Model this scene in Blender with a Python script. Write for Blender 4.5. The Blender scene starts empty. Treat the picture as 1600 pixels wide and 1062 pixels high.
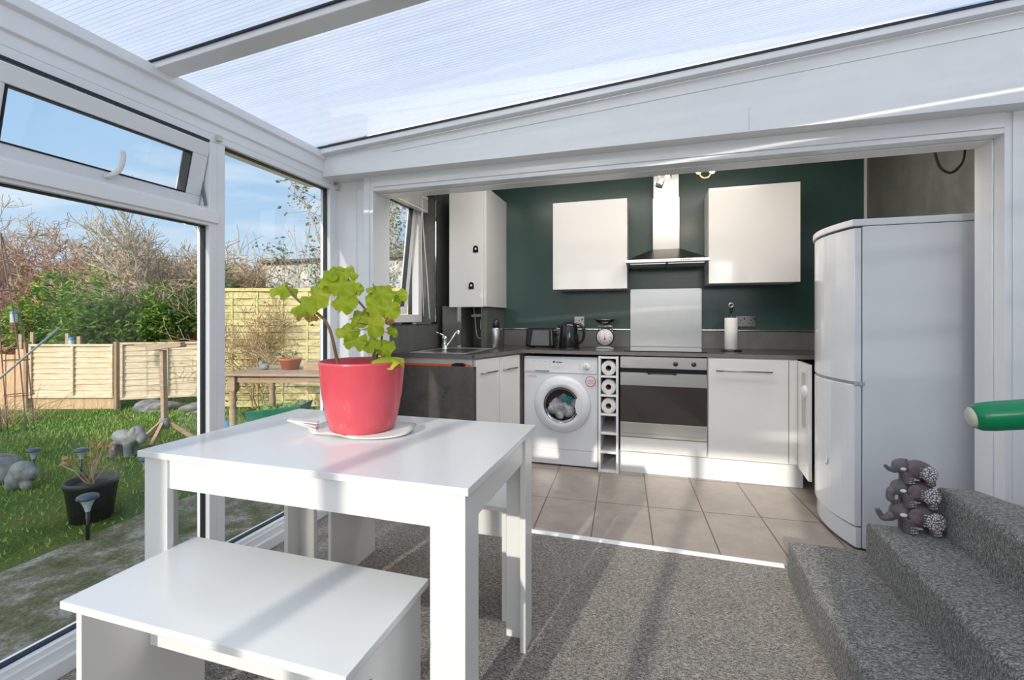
import bpy, bmesh, math, random
from mathutils import Vector, Matrix, Euler
random.seed(7)
S = bpy.context.scene
R = math.radians
# ---------------------------------------------------------------- camera
cd = bpy.data.cameras.new('camera'); cam = bpy.data.objects.new('camera', cd)
S.collection.objects.link(cam); S.camera = cam
cd.sensor_width = 36.0; cd.lens = 711.0/1600.0*36.0
cd.shift_y = -34.0/1600.0; cd.clip_start = 0.02; cd.clip_end = 300
cam.location = (0, 0, 1.13); cam.rotation_euler = (R(90), 0, R(16.7))
# ---------------------------------------------------------------- colour management, world, sun, large lights
S.view_settings.view_transform = 'Standard'; S.view_settings.look = 'None'
S.view_settings.gamma = 1.0; S.view_settings.use_curve_mapping = False
S.view_settings.exposure = 0.12
SUN_DIR = Vector((0.17, 0.90, -0.335)).normalized()       # the way the light travels
SUN_STRENGTH = 3.0
SKY_STRENGTH = 1.0
HALO = 2.6                                                # extra radiance of the hazy sky round the sun
wd = bpy.data.worlds.new('sky'); S.world = wd; wd.use_nodes = True
nt = wd.node_tree; nt.nodes.clear()
def wn(t, **k):
    n = nt.nodes.new(t)
    for a, b in k.items(): setattr(n, a, b)
    return n
out = wn('ShaderNodeOutputWorld'); bg = wn('ShaderNodeBackground'); tc = wn('ShaderNodeTexCoord')
sep = wn('ShaderNodeSeparateXYZ'); nt.links.new(tc.outputs['Generated'], sep.inputs[0])
rp = wn('ShaderNodeValToRGB'); e = rp.color_ramp.elements
e[0].position = 0.0; e[0].color = (0.33, 0.36, 0.30, 1)
e[1].position = 1.0; e[1].color = (0.16, 0.36, 0.72, 1)
for p, c in ((0.495, (0.30, 0.33, 0.27, 1)), (0.505, (0.74, 0.86, 0.98, 1)), (0.60, (0.46, 0.66, 0.90, 1)), (0.74, (0.27, 0.50, 0.82, 1))):
    q = e.new(p); q.color = c
ma = wn('ShaderNodeMath', operation='MULTIPLY_ADD'); ma.inputs[1].default_value = 0.5; ma.inputs[2].default_value = 0.5
nt.links.new(sep.outputs[2], ma.inputs[0]); nt.links.new(ma.outputs[0], rp.inputs[0])
mp = wn('ShaderNodeMapping'); mp.inputs['Scale'].default_value = (1.6, 1.6, 7.0)
nz = wn('ShaderNodeTexNoise'); nz.inputs['Scale'].default_value = 2.2; nz.inputs['Detail'].default_value = 6
nt.links.new(tc.outputs['Generated'], mp.inputs[0]); nt.links.new(mp.outputs[0], nz.inputs[0])
cr = wn('ShaderNodeValToRGB'); cr.color_ramp.elements[0].position = 0.50; cr.color_ramp.elements[1].position = 0.80
nt.links.new(nz.outputs[0], cr.inputs[0])
mx = wn('ShaderNodeMixRGB'); mx.inputs[2].default_value = (0.95, 0.97, 1.0, 1)
nt.links.new(cr.outputs[0], mx.inputs[0]); nt.links.new(rp.outputs[0], mx.inputs[1])
# hazy bright sky around the low sun
dv = wn('ShaderNodeVectorMath', operation='DOT_PRODUCT'); nt.links.new(tc.outputs['Generated'], dv.inputs[0]); dv.inputs[1].default_value = tuple(-SUN_DIR)
mm = wn('ShaderNodeMath', operation='MAXIMUM'); nt.links.new(dv.outputs['Value'], mm.inputs[0]); mm.inputs[1].default_value = 0.0
pw_ = wn('ShaderNodeMath', operation='POWER'); nt.links.new(mm.outputs[0], pw_.inputs[0]); pw_.inputs[1].default_value = 3.0
up_ = wn('ShaderNodeMath', operation='GREATER_THAN'); nt.links.new(sep.outputs[2], up_.inputs[0]); up_.inputs[1].default_value = 0.0
gm = wn('ShaderNodeMath', operation='MULTIPLY'); nt.links.new(pw_.outputs[0], gm.inputs[0]); nt.links.new(up_.outputs[0], gm.inputs[1])
gc = wn('ShaderNodeMixRGB', blend_type='ADD'); nt.links.new(gm.outputs[0], gc.inputs[0]); nt.links.new(mx.outputs[0], gc.inputs[1]); gc.inputs[2].default_value = (HALO*1.0, HALO*0.93, HALO*0.84, 1)
gc.use_clamp = False
nt.links.new(gc.outputs[0], bg.inputs[0]); bg.inputs[1].default_value = SKY_STRENGTH
nt.links.new(bg.outputs[0], out.inputs[0])
sl = bpy.data.lights.new('sun', 'SUN'); sl.energy = SUN_STRENGTH; sl.angle = R(0.8); sl.color = (1.0, 0.93, 0.82)
so = bpy.data.objects.new('sun', sl); S.collection.objects.link(so)
so.rotation_euler = SUN_DIR.to_track_quat('-Z', 'Y').to_euler(); so.location = (-3, -12, 8)
def area(name, loc, rot, sx, sy, w, col=(1, 1, 1)):
    l = bpy.data.lights.new(name, 'AREA'); l.shape = 'RECTANGLE'; l.size = sx; l.size_y = sy; l.energy = w; l.color = col
    o = bpy.data.objects.new(name, l); S.collection.objects.link(o); o.location = loc; o.rotation_euler = rot; return o
area('kitchen_fill_light', (-0.1, 2.86, 2.38), (0, 0, 0), 2.2, 0.5, 19, (1.0, 0.96, 0.91))  # unseen fill light, added to brighten the kitchen
area('conservatory_fill_light', (0.75, -1.56, 1.75), (R(84), 0, 0), 1.4, 0.8, 27, (1.0, 0.985, 0.96))  # unseen fill behind the camera, added to lift the indoor whites

# ---------------------------------------------------------------- materials
class NM:
    """small node-material helper"""
    def __init__(s, name, col=(0.8, 0.8, 0.8), rough=0.5, metal=0.0, spec=0.5, coat=0.0):
        s.m = bpy.data.materials.new(name); s.m.use_nodes = True; s.t = s.m.node_tree
        s.b = s.t.nodes['Principled BSDF']; s.o = s.t.nodes['Material Output']
        s.b.inputs['Base Color'].default_value = (*col, 1); s.b.inputs['Roughness'].default_value = rough
        s.b.inputs['Metallic'].default_value = metal; s.b.inputs['Specular IOR Level'].default_value = spec
        s.b.inputs['Coat Weight'].default_value = coat
    def n(s, t, **k):
        x = s.t.nodes.new(t)
        for a, b in k.items():
            if a.startswith('i_'): x.inputs[a[2:].replace('_', ' ')].default_value = b
            else: setattr(x, a, b)
        return x
    def l(s, a, b): s.t.links.new(a, b)
    def coord(s, scale=(1, 1, 1), rot=(0, 0, 0), loc=(0, 0, 0)):
        c = s.n('ShaderNodeTexCoord'); m = s.n('ShaderNodeMapping')
        m.inputs['Scale'].default_value = scale; m.inputs['Rotation'].default_value = rot; m.inputs['Location'].default_value = loc
        s.l(c.outputs['Object'], m.inputs[0]); return m.outputs[0]
    def noise(s, v, sc, det=4, rough=0.55):
        x = s.n('ShaderNodeTexNoise'); x.inputs['Scale'].default_value = sc; x.inputs['Detail'].default_value = det
        x.inputs['Roughness'].default_value = rough; s.l(v, x.inputs['Vector']); return x.outputs[0]
    def ramp(s, f, stops):
        x = s.n('ShaderNodeValToRGB'); el = x.color_ramp.elements
        while len(el) < len(stops): el.new(0.5)
        for q, (p, c) in zip(el, stops): q.position = p; q.color = (*c, 1) if len(c) == 3 else c
        s.l(f, x.inputs[0]); return x.outputs[0]
    def mix(s, f, a, b, mode='MIX'):
        x = s.n('ShaderNodeMixRGB', blend_type=mode)
        for i, v in ((0, f), (1, a), (2, b)):
            if isinstance(v, (int, float)): x.inputs[i].default_value = v
            elif isinstance(v, tuple): x.inputs[i].default_value = (*v, 1)
            else: s.l(v, x.inputs[i])
        return x.outputs[0]
    def math(s, op, a, b=0.0):
        x = s.n('ShaderNodeMath', operation=op)
        for i, v in ((0, a), (1, b)):
            if isinstance(v, (int, float)): x.inputs[i].default_value = v
            else: s.l(v, x.inputs[i])
        return x.outputs[0]
    def col(s, c): s.l(c, s.b.inputs['Base Color'])
    def rgh(s, c): s.l(c, s.b.inputs['Roughness'])
    def bump(s, h, st=0.3, d=0.01):
        x = s.n('ShaderNodeBump'); x.inputs['Strength'].default_value = st; x.inputs['Distance'].default_value = d
        s.l(h, x.inputs['Height']); s.l(x.outputs[0], s.b.inputs['Normal'])
M = {}
def simple(key, col, rough=0.5, metal=0.0, var=0.06, sc=6, spec=0.5, coat=0.0, bump=0.0, bsc=200):
    m = NM(key, col, rough, metal, spec, coat); v = m.coord()
    f = m.noise(v, sc)
    lo = tuple(c*(1-var) for c in col); hi = tuple(min(1, c*(1+var)) for c in col)
    m.col(m.ramp(f, [(0.3, lo), (0.7, hi)]))
    if var > 0.03: m.rgh(m.ramp(f, [(0.2, (rough*0.85,)*3), (0.8, (min(1, rough*1.15),)*3)]))
    if bump: m.bump(m.noise(v, bsc, 2), bump, 0.002)
    M[key] = m.m; return m
simple('upvc', (0.84, 0.845, 0.855), 0.28, var=0.02)
simple('white_panel', (0.86, 0.86, 0.86), 0.35, var=0.02)
simple('laminate', (0.75, 0.745, 0.735), 0.20, var=0.015, sc=3)
simple('gloss_door', (0.80, 0.79, 0.77), 0.10, var=0.012, sc=2, coat=0.3)
simple('appliance', (0.80, 0.81, 0.84), 0.18, var=0.015)
simple('fridge_white', (0.76, 0.78, 0.81), 0.12, var=0.015, coat=0.3)
simple('appliance_grey', (0.45, 0.46, 0.48), 0.3)
simple('plastic_black', (0.012, 0.012, 0.014), 0.12, spec=0.6)
simple('matt_black', (0.02, 0.02, 0.02), 0.6)
simple('gasket', (0.012, 0.014, 0.02), 0.5)
simple('chrome', (0.75, 0.75, 0.77), 0.08, 1.0)
simple('dark_chrome', (0.30, 0.30, 0.31), 0.15, 1.0)
simple('brass', (0.55, 0.30, 0.10), 0.35, 0.8)
simple('orange', (0.80, 0.14, 0.02), 0.4)
simple('paper', (0.85, 0.84, 0.82), 0.9, bump=0.3, bsc=300)
simple('cardboard', (0.35, 0.22, 0.12), 0.9)
simple('white_plastic', (0.80, 0.80, 0.78), 0.35)
simple('green_paint', (0.0, 0.23, 0.085), 0.25, var=0.05)
simple('beige', (0.62, 0.60, 0.48), 0.5)
simple('red', (0.65, 0.03, 0.05), 0.5)
simple('faint_red', (0.80, 0.35, 0.38), 0.5)
simple('ink', (0.05, 0.05, 0.06), 0.5)
simple('light_ink', (0.45, 0.46, 0.50), 0.5)
simple('soil', (0.05, 0.035, 0.025), 0.95, var=0.4, sc=60, bump=0.8, bsc=90)
simple('terracotta', (0.50, 0.17, 0.08), 0.8, var=0.15, sc=12)
simple('black_planter', (0.018, 0.02, 0.022), 0.5, var=0.3)
simple('stone', (0.25, 0.255, 0.25), 0.9, var=0.35, sc=14, bump=0.6, bsc=60)
simple('rock', (0.22, 0.21, 0.20), 0.95, var=0.5, sc=9, bump=0.8, bsc=30)
simple('rust_metal', (0.22, 0.13, 0.10), 0.7, var=0.3)
simple('steel_grey', (0.30, 0.34, 0.35), 0.5, var=0.1)
simple('solar_cap', (0.05, 0.08, 0.12), 0.3)
simple('blue_bag', (0.05, 0.28, 0.55), 0.4)
simple('green_tray', (0.01, 0.16, 0.10), 0.45)
simple('glass_jar', (0.55, 0.65, 0.70), 0.1)
simple('seed', (0.25, 0.14, 0.06), 0.9, var=0.4, sc=200)
simple('clear_bucket', (0.35, 0.35, 0.34), 0.4, var=0.2)
simple('brick', (0.40, 0.20, 0.13), 0.9, var=0.3, sc=5)
simple('roof_felt', (0.12, 0.11, 0.10), 0.9)
simple('shed_wall', (0.62, 0.61, 0.58), 0.85, var=0.18, sc=3)
simple('bark', (0.15, 0.10, 0.07), 0.9, var=0.35, sc=30)
simple('bark_pale', (0.50, 0.42, 0.33), 0.9, var=0.3, sc=20)
simple('bark_brown', (0.42, 0.25, 0.17), 0.9, var=0.4, sc=6)
simple('bark_tan', (0.50, 0.36, 0.21), 0.9, var=0.4, sc=6)
simple('stem_brown', (0.30, 0.16, 0.09), 0.8, var=0.3, sc=40)
simple('stem_green', (0.30, 0.30, 0.07), 0.6, var=0.3, sc=40)
simple('cable_black', (0.012, 0.012, 0.012), 0.4)
simple('resin', (0.135, 0.115, 0.125), 0.55, var=0.25, sc=25)
simple('resin_pink', (0.17, 0.115, 0.125), 0.5, var=0.3, sc=30)
simple('straw', (0.45, 0.33, 0.17), 0.9, var=0.4, sc=9)
# red-pink plastic pot with scuffs
m = NM('pot', (0.74, 0.085, 0.12), 0.28, coat=0.15); v = m.coord((1, 1, 0.35))
f = m.noise(v, 30, 6, 0.7)
m.col(m.ramp(f, [(0.0, (0.58, 0.065, 0.09)), (0.64, (0.63, 0.08, 0.105)), (0.72, (0.78, 0.30, 0.31))])); M['pot'] = m.m
# satin dark green wall panels
m = NM('green_wall', (0.04, 0.085, 0.075), 0.27); v = m.coord()
f = m.noise(v, 260, 2)
m.col(m.ramp(f, [(0.3, (0.032, 0.072, 0.064)), (0.7, (0.048, 0.100, 0.088))]))
m.bump(f, 0.06, 0.001); M['green_wall'] = m.m
# mottled grey slate-effect panels
def slate(key, a, b, rough=0.38):
    m = NM(key, a, rough); v = m.coord()
    f = m.noise(v, 7, 9, 0.72); m.col(m.ramp(f, [(0.30, a), (0.70, b)]))
    m.rgh(m.ramp(f, [(0.3, (rough*0.8,)*3), (0.7, (rough*1.3,)*3)])); m.bump(m.noise(v, 90, 4), 0.12, 0.002); M[key] = m.m
slate('slate_wall', (0.085, 0.088, 0.078), (0.165, 0.168, 0.150))
slate('slate_board', (0.085, 0.078, 0.068), (0.16, 0.148, 0.13), 0.3)
slate('slate_upstand', (0.12, 0.12, 0.115), (0.19, 0.19, 0.18), 0.35)
slate('worktop', (0.045, 0.042, 0.040), (0.085, 0.08, 0.075), 0.22)
slate('worktop_edge', (0.14, 0.132, 0.125), (0.20, 0.19, 0.18), 0.35)
# brushed steel
def brushed(key, col, rough, sc):
    m = NM(key, col, rough, 1.0); v = m.coord(sc); f = m.noise(v, 40, 3)
    m.col(m.ramp(f, [(0.2, tuple(c*0.95 for c in col)), (0.8, tuple(min(1, c*1.04) for c in col))]))
    m.rgh(m.ramp(f, [(0.2, (rough*0.9,)*3), (0.8, (rough*1.12,)*3)]))
    m.b.inputs['Anisotropic'].default_value = 0.6; M[key] = m.m
brushed('steel', (0.74, 0.72, 0.70), 0.33, (0.15, 9, 9))
brushed('steel_v', (0.56, 0.555, 0.55), 0.36, (9, 9, 0.15))
brushed('steel_dark', (0.25, 0.235, 0.22), 0.30, (0.6, 1, 12))
# carpets
def carpet(key, a, b, c):
    m = NM(key, a, 0.95, spec=0.1); v = m.coord((1, 1.0, 1), (0, 0, 0.5)); w = m.coord((1, 2.6, 1), (0.2, 0.1, -0.5))
    f = m.noise(v, 230, 3, 0.7); g = m.noise(w, 80, 3, 0.7); h = m.noise(v, 5, 4)
    k = m.mix(0.5, f, g)
    cc = m.ramp(k, [(0.40, a), (0.50, b), (0.60, c)])
    m.col(m.mix(0.5, cc, m.ramp(h, [(0.3, (0.72,)*3), (0.7, (1.1,)*3)]), 'MULTIPLY'))
    m.bump(k, 1.0, 0.008); m.b.inputs['Sheen Weight'].default_value = 0.2; M[key] = m.m
carpet('carpet', (0.055, 0.048, 0.042), (0.25, 0.222, 0.196), (0.58, 0.53, 0.48))
carpet('stair_carpet', (0.05, 0.048, 0.044), (0.20, 0.195, 0.18), (0.50, 0.48, 0.45))
# floor tiles with grout
m = NM('floor_tile', (0.3, 0.27, 0.24), 0.36); v = m.coord((1, 1, 1), (0, 0, R(-3.0)), (0.16, -0.12, 0))
br = m.n('ShaderNodeTexBrick', offset=0.0, squash=1.0)
m.l(v, br.inputs['Vector'])
for k, x in (('Scale', 1.0), ('Mortar Size', 0.004), ('Mortar Smooth', 0.2), ('Brick Width', 0.307), ('Row Height', 0.545)): br.inputs[k].default_value = x
f = m.noise(v, 5, 8, 0.7)
tcv = m.ramp(f, [(0.3, (0.29, 0.245, 0.21)), (0.7, (0.40, 0.345, 0.30))])
m.col(m.mix(br.outputs['Fac'], tcv, (0.13, 0.085, 0.06)))
hh = m.mix(br.outputs['Fac'], m.noise(v, 11, 6, 0.6), (0.0, 0.0, 0.0)); m.bump(hh, 0.35, 0.012); M['floor_tile'] = m.m
# glass: clear panes, one thin reflective layer
def glass(key, tint, refl=1.0):
    m = NM(key); t = m.t; t.nodes.remove(m.b)
    tr = m.n('ShaderNodeBsdfTransparent'); tr.inputs[0].default_value = (*tint, 1)
    gl = m.n('ShaderNodeBsdfGlossy'); gl.inputs['Roughness'].default_value = 0.01
    fr = m.n('ShaderNodeFresnel'); ge = m.n('ShaderNodeNewGeometry')   # same reflection from either face of the pane
    m.l(m.math('ADD', 1.45, m.math('MULTIPLY', ge.outputs['Backfacing'], 1/1.45-1.45)), fr.inputs[0])
    ms = m.n('ShaderNodeMixShader'); f = m.math('MULTIPLY', fr.outputs[0], refl)
    m.l(f, ms.inputs[0]); m.l(tr.outputs[0], ms.inputs[1]); m.l(gl.outputs[0], ms.inputs[2]); m.l(ms.outputs[0], m.o.inputs[0]); M[key] = m.m
glass('glass', (0.97, 0.985, 0.98))
glass('jar_glass', (0.85, 0.92, 0.95))
# fluted polycarbonate roof sheet: flutes run up the slope (along x)
m = NM('polycarbonate'); m.t.nodes.remove(m.b); v = m.coord()
sx = m.n('ShaderNodeSeparateXYZ'); m.l(v, sx.inputs[0])
w = m.math('SINE', m.math('MULTIPLY', sx.outputs[1], 2*math.pi/0.016))
fl = m.ramp(w, [(0.0, (0.80,)*3), (0.80, (0.90,)*3), (1.0, (1.0,)*3)])
wv = m.coord((0.25, 4.0, 1)); nf = m.noise(wv, 6, 5, 0.6)
fl2 = m.mix(1.0, fl, m.ramp(nf, [(0.3, (0.72,)*3), (0.7, (0.98,)*3)]), 'MULTIPLY')
tr = m.n('ShaderNodeBsdfTransparent'); tr.inputs[0].default_value = (0.93, 0.95, 0.97, 1)
tl = m.n('ShaderNodeBsdfTranslucent'); m.l(m.ramp(w, [(0.0, (0.86, 0.86, 0.87)), (0.70, (0.83, 0.83, 0.845)), (0.97, (0.56, 0.57, 0.60))]), tl.inputs[0])
df = m.n('ShaderNodeBsdfGlossy'); df.inputs['Roughness'].default_value = 0.18
ms = m.n('ShaderNodeMixShader'); m.l(fl2, ms.inputs[0]); m.l(tr.outputs[0], ms.inputs[1]); m.l(tl.outputs[0], ms.inputs[2])
m2 = m.n('ShaderNodeMixShader'); m2.inputs[0].default_value = 0.10; m.l(ms.outputs[0], m2.inputs[1]); m.l(df.outputs[0], m2.inputs[2])
m.l(m2.outputs[0], m.o.inputs[0]); M['polycarbonate'] = m.m
# oven door glass
m = NM('oven_glass', (0.045, 0.035, 0.03), 0.04, spec=0.9); M['oven_glass'] = m.m
m = NM('hob_glass', (0.008, 0.008, 0.009), 0.05, spec=0.7); M['hob_glass'] = m.m
# garden timber
def timber(key, a, b, c, sc=(1, 1, 9), rough=0.85):
    m = NM(key, a, rough); v = m.coord(sc); f = m.noise(v, 5, 8, 0.7); g = m.noise(m.coord(), 1.7, 4)
    m.col(m.mix(0.6, m.ramp(f, [(0.3, a), (0.65, b)]), m.ramp(g, [(0.35, (1, 1, 1)), (0.7, c)]), 'MULTIPLY'))
    m.bump(f, 0.3, 0.006); M[key] = m.m
timber('fence_wood', (0.55, 0.40, 0.24), (0.84, 0.73, 0.56), (0.88, 0.84, 0.66))
timber('fence_brown', (0.52, 0.32, 0.17), (0.76, 0.55, 0.34), (0.95, 0.85, 0.75), (9, 9, 1))
timber('fence_yellow', (0.52, 0.42, 0.18), (0.78, 0.67, 0.37), (0.85, 0.9, 0.7))
timber('old_wood', (0.32, 0.21, 0.13), (0.52, 0.38, 0.26), (0.85, 0.85, 0.8))
timber('fence_post', (0.25, 0.16, 0.09), (0.40, 0.28, 0.17), (0.9, 0.9, 0.9), (9, 9, 1))
# lawn and mossy paving
m = NM('lawn', (0.1, 0.2, 0.04), 0.95, spec=0.1); v = m.coord()
m.col(m.mix(0.5, m.ramp(m.noise(v, 2.2, 6, 0.7), [(0.35, (0.05, 0.11, 0.02)), (0.55, (0.12, 0.17, 0.03)), (0.72, (0.20, 0.15, 0.06))]),
      m.ramp(m.noise(v, 60, 4), [(0.3, (0.4,)*3), (0.7, (1.3,)*3)]), 'MULTIPLY')); m.bump(m.noise(v, 45, 5), 0.9, 0.03); M['lawn'] = m.m
m = NM('paving', (0.15, 0.14, 0.12), 0.95, spec=0.15); v = m.coord()
m.col(m.mix(0.45, m.ramp(m.noise(v, 4.5, 9, 0.8), [(0.38, (0.09, 0.12, 0.035)), (0.5, (0.22, 0.20, 0.12)), (0.62, (0.45, 0.43, 0.38))]),
      m.ramp(m.noise(v, 50, 5), [(0.3, (0.4,)*3), (0.7, (1.4,)*3)]), 'MULTIPLY')); m.bump(m.noise(v, 30, 6, 0.7), 0.8, 0.02); M['paving'] = m.m
m = NM('grass_blade', (0.13, 0.26, 0.04), 0.7, spec=0.2); v = m.coord()
m.col(m.ramp(m.noise(v, 1.6, 5, 0.7), [(0.32, (0.15, 0.33, 0.04)), (0.55, (0.28, 0.45, 0.07)), (0.72, (0.48, 0.44, 0.13))])); M['grass_blade'] = m.m
def leafmat(key, a, b, c, rough=0.45, sc=3.0, trans=0.3):
    m = NM(key, a, rough, spec=0.4); v = m.coord()
    cc = m.ramp(m.noise(v, sc, 5, 0.7), [(0.32, a), (0.5, b), (0.70, c)]); m.col(cc)
    tl = m.n('ShaderNodeBsdfTranslucent'); m.l(cc, tl.inputs[0]); ms = m.n('ShaderNodeMixShader'); ms.inputs[0].default_value = trans
    m.l(m.b.outputs[0], ms.inputs[1]); m.l(tl.outputs[0], ms.inputs[2]); m.l(ms.outputs[0], m.o.inputs[0]); M[key] = m.m
leafmat('laurel', (0.04, 0.12, 0.015), (0.16, 0.30, 0.035), (0.42, 0.50, 0.08), sc=9)
leafmat('dark_evergreen', (0.02, 0.08, 0.015), (0.07, 0.17, 0.03), (0.30, 0.34, 0.08), sc=9)
leafmat('scrub_leaf', (0.06, 0.12, 0.03), (0.16, 0.2, 0.07), (0.36, 0.34, 0.15), sc=5)
leafmat('bluish_leaf', (0.08, 0.14, 0.09), (0.16, 0.24, 0.15), (0.34, 0.38, 0.25), sc=5)
leafmat('geranium', (0.30, 0.44, 0.03), (0.44, 0.56, 0.045), (0.58, 0.62, 0.07), sc=9, trans=0.4)
leafmat('dry_leaf', (0.30, 0.14, 0.05), (0.50, 0.28, 0.10), (0.60, 0.40, 0.15), sc=20)
m = NM('ornament_pattern', (0.8, 0.78, 0.75), 0.6); v = m.coord((1, 1, 1))
vo = m.n('ShaderNodeTexVoronoi', feature='DISTANCE_TO_EDGE'); vo.inputs['Scale'].default_value = 125; m.l(v, vo.inputs['Vector'])
m.col(m.ramp(vo.outputs['Distance'], [(0.0, (0.12, 0.10, 0.11)), (0.10, (0.14, 0.12, 0.13)), (0.16, (0.78, 0.76, 0.74))])); M['ornament_pattern'] = m.m
m = NM('bulb', (1, 0.8, 0.5), 0.4); m.b.inputs['Emission Color'].default_value = (1, 0.62, 0.28, 1); m.b.inputs['Emission Strength'].default_value = 9; M['bulb'] = m.m
# laundry behind the glass
m = NM('laundry', (0.5, 0.5, 0.5), 0.9); v = m.coord()
m.col(m.ramp(m.noise(v, 14, 6, 0.6), [(0.3, (0.10, 0.11, 0.13)), (0.5, (0.45, 0.43, 0.46)), (0.65, (0.75, 0.72, 0.72))])); m.bump(m.noise(v, 18, 5), 1.0, 0.05); M['laundry'] = m.m
simple('laundry_teal', (0.02, 0.17, 0.17), 0.8, var=0.5, sc=40, bump=0.5)

# ---------------------------------------------------------------- mesh helpers
class MB:
    def __init__(s): s.v = []; s.f = []; s.sm = []
    def add(s, vs, fs, smooth=False, mat=None):
        o = len(s.v)
        for p in vs:
            p = Vector(p)
            if mat is not None: p = mat @ p
            s.v.append(p)
        for f in fs: s.f.append(tuple(i+o for i in f)); s.sm.append(smooth)
        return s
    def box(s, x0, x1, y0, y1, z0, z1, mat=None):
        if x0 > x1: x0, x1 = x1, x0
        if y0 > y1: y0, y1 = y1, y0
        if z0 > z1: z0, z1 = z1, z0
        vs = [(x0,y0,z0),(x1,y0,z0),(x1,y1,z0),(x0,y1,z0),(x0,y0,z1),(x1,y0,z1),(x1,y1,z1),(x0,y1,z1)]
        return s.add(vs, [(3,2,1,0),(4,5,6,7),(0,1,5,4),(1,2,6,5),(2,3,7,6),(3,0,4,7)], mat=mat)
    def beam(s, a, b, w, h, up=(0, 0, 1)):
        a = Vector(a); b = Vector(b); d = (b-a).normalized(); u = Vector(up)
        r = d.cross(u).normalized(); u = r.cross(d).normalized(); r = r*w/2; u = u*h/2
        vs = [a-r-u, a+r-u, a+r+u, a-r+u, b-r-u, b+r-u, b+r+u, b-r+u]
        return s.add(vs, [(0,1,2,3),(7,6,5,4),(0,4,5,1),(1,5,6,2),(2,6,7,3),(3,7,4,0)])
    def prism(s, pts, z0, z1, axis='z', mat=None):
        """polygon pts (2D) extruded; axis z: (x,y), x: (y,z), y: (x,z)"""
        n = len(pts)
        def P(a, b, h): return {'z': (a, b, h), 'x': (h, a, b), 'y': (a, h, b)}[axis]
        vs = [P(a, b, z0) for a, b in pts] + [P(a, b, z1) for a, b in pts]
        fs = [tuple(reversed(range(n))), tuple(range(n, 2*n))] + [(i, (i+1) % n, (i+1) % n+n, i+n) for i in range(n)]
        return s.add(vs, fs, mat=mat)
    def lathe(s, prof, c=(0, 0, 0), n=32, axis='z', mat=None, cap=True):
        c = Vector(c); vs = []; fs = []
        for r, h in prof:
            for i in range(n):
                a = 2*math.pi*i/n; p, q = r*math.cos(a), r*math.sin(a)
                vs.append(c + Vector({'z': (p, q, h), 'x': (h, p, q), 'y': (q, h, p)}[axis]))
        for k in range(len(prof)-1):
            for i in range(n):
                j = (i+1) % n; fs.append((k*n+i, k*n+j, (k+1)*n+j, (k+1)*n+i))
        s.add(vs, fs, True, mat)
        if cap:
            for k, rev in ((0, True), (len(prof)-1, False)):
                if prof[k][0] > 1e-5:
                    ring = vs[k*n:(k+1)*n]; s.add(ring, [tuple(reversed(range(n))) if rev else tuple(range(n))], False, mat)
        return s
    def tube(s, pts, r, n=8, cap=True):
        pts = [Vector(p) for p in pts]; m = len(pts)
        rs = list(r) if isinstance(r, (list, tuple)) else [r]*m
        if len(rs) != m: rs = [rs[min(len(rs)-1, int(round(i*(len(rs)-1)/max(1, m-1))))] for i in range(m)]
        vs = []; fs = []; prev = None
        for i, p in enumerate(pts):
            d = (pts[min(i+1, m-1)] - pts[max(i-1, 0)])
            if d.length < 1e-9: d = Vector((0, 0, 1))
            d.normalize()
            if prev is None:
                u = d.cross(Vector((0, 0, 1)))
                if u.length < 0.05: u = d.cross(Vector((1, 0, 0)))
            else: u = prev - d*prev.dot(d)
            u.normalize(); prev = u; w = d.cross(u)
            for k in range(n):
                a = 2*math.pi*k/n; vs.append(p + (u*math.cos(a)+w*math.sin(a))*rs[i])
        for i in range(m-1):
            for k in range(n):
                j = (k+1) % n; fs.append((i*n+k, i*n+j, (i+1)*n+j, (i+1)*n+k))
        if cap and n > 3: fs.append(tuple(reversed(range(n)))); fs.append(tuple(range((m-1)*n, m*n)))
        return s.add(vs, fs, n > 4)
    def ell(s, c, r, rot=(0, 0, 0), nu=16, nv=10):
        mt = Matrix.Translation(c) @ Euler(rot).to_matrix().to_4x4() @ Matrix.Diagonal((r[0], r[1], r[2], 1))
        return s.lathe([(max(1e-4, math.sin(math.pi*k/nv)), -math.cos(math.pi*k/nv)) for k in range(nv+1)], (0, 0, 0), nu, mat=mt, cap=False)
    def frame(s, x0, x1, y0, y1, z0, z1, w, wb=None, wt=None):
        """rectangular frame in the yz plane"""
        wb = wb or w; wt = wt or w
        s.box(x0, x1, y0, y1, z0, z0+wb); s.box(x0, x1, y0, y1, z1-wt, z1)
        s.box(x0, x1, y0, y0+w, z0+wb, z1-wt); s.box(x0, x1, y1-w, y1, z0+wb, z1-wt); return s
    def rotate(s, mt): s.v = [mt @ p for p in s.v]; return s
def crm(pts, k=6):
    pts = [Vector(p) for p in pts]; q = [pts[0]*2-pts[1]] + pts + [pts[-1]*2-pts[-2]]; o = []
    for i in range(1, len(q)-2):
        a, b, c, d = q[i-1:i+3]
        for j in range(k):
            t = j/k; o.append(0.5*((2*b)+(c-a)*t+(2*a-5*b+4*c-d)*t*t+(3*b-a-3*c+d)*t**3))
    o.append(pts[-1]); return o
def link(o, parent=None):
    S.collection.objects.link(o)
    if parent: o.parent = parent
    return o
def world_mat(o):
    m = Matrix.LocRotScale(o.location, o.rotation_euler, o.scale)
    return world_mat(o.parent) @ m if o.parent else m
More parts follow.
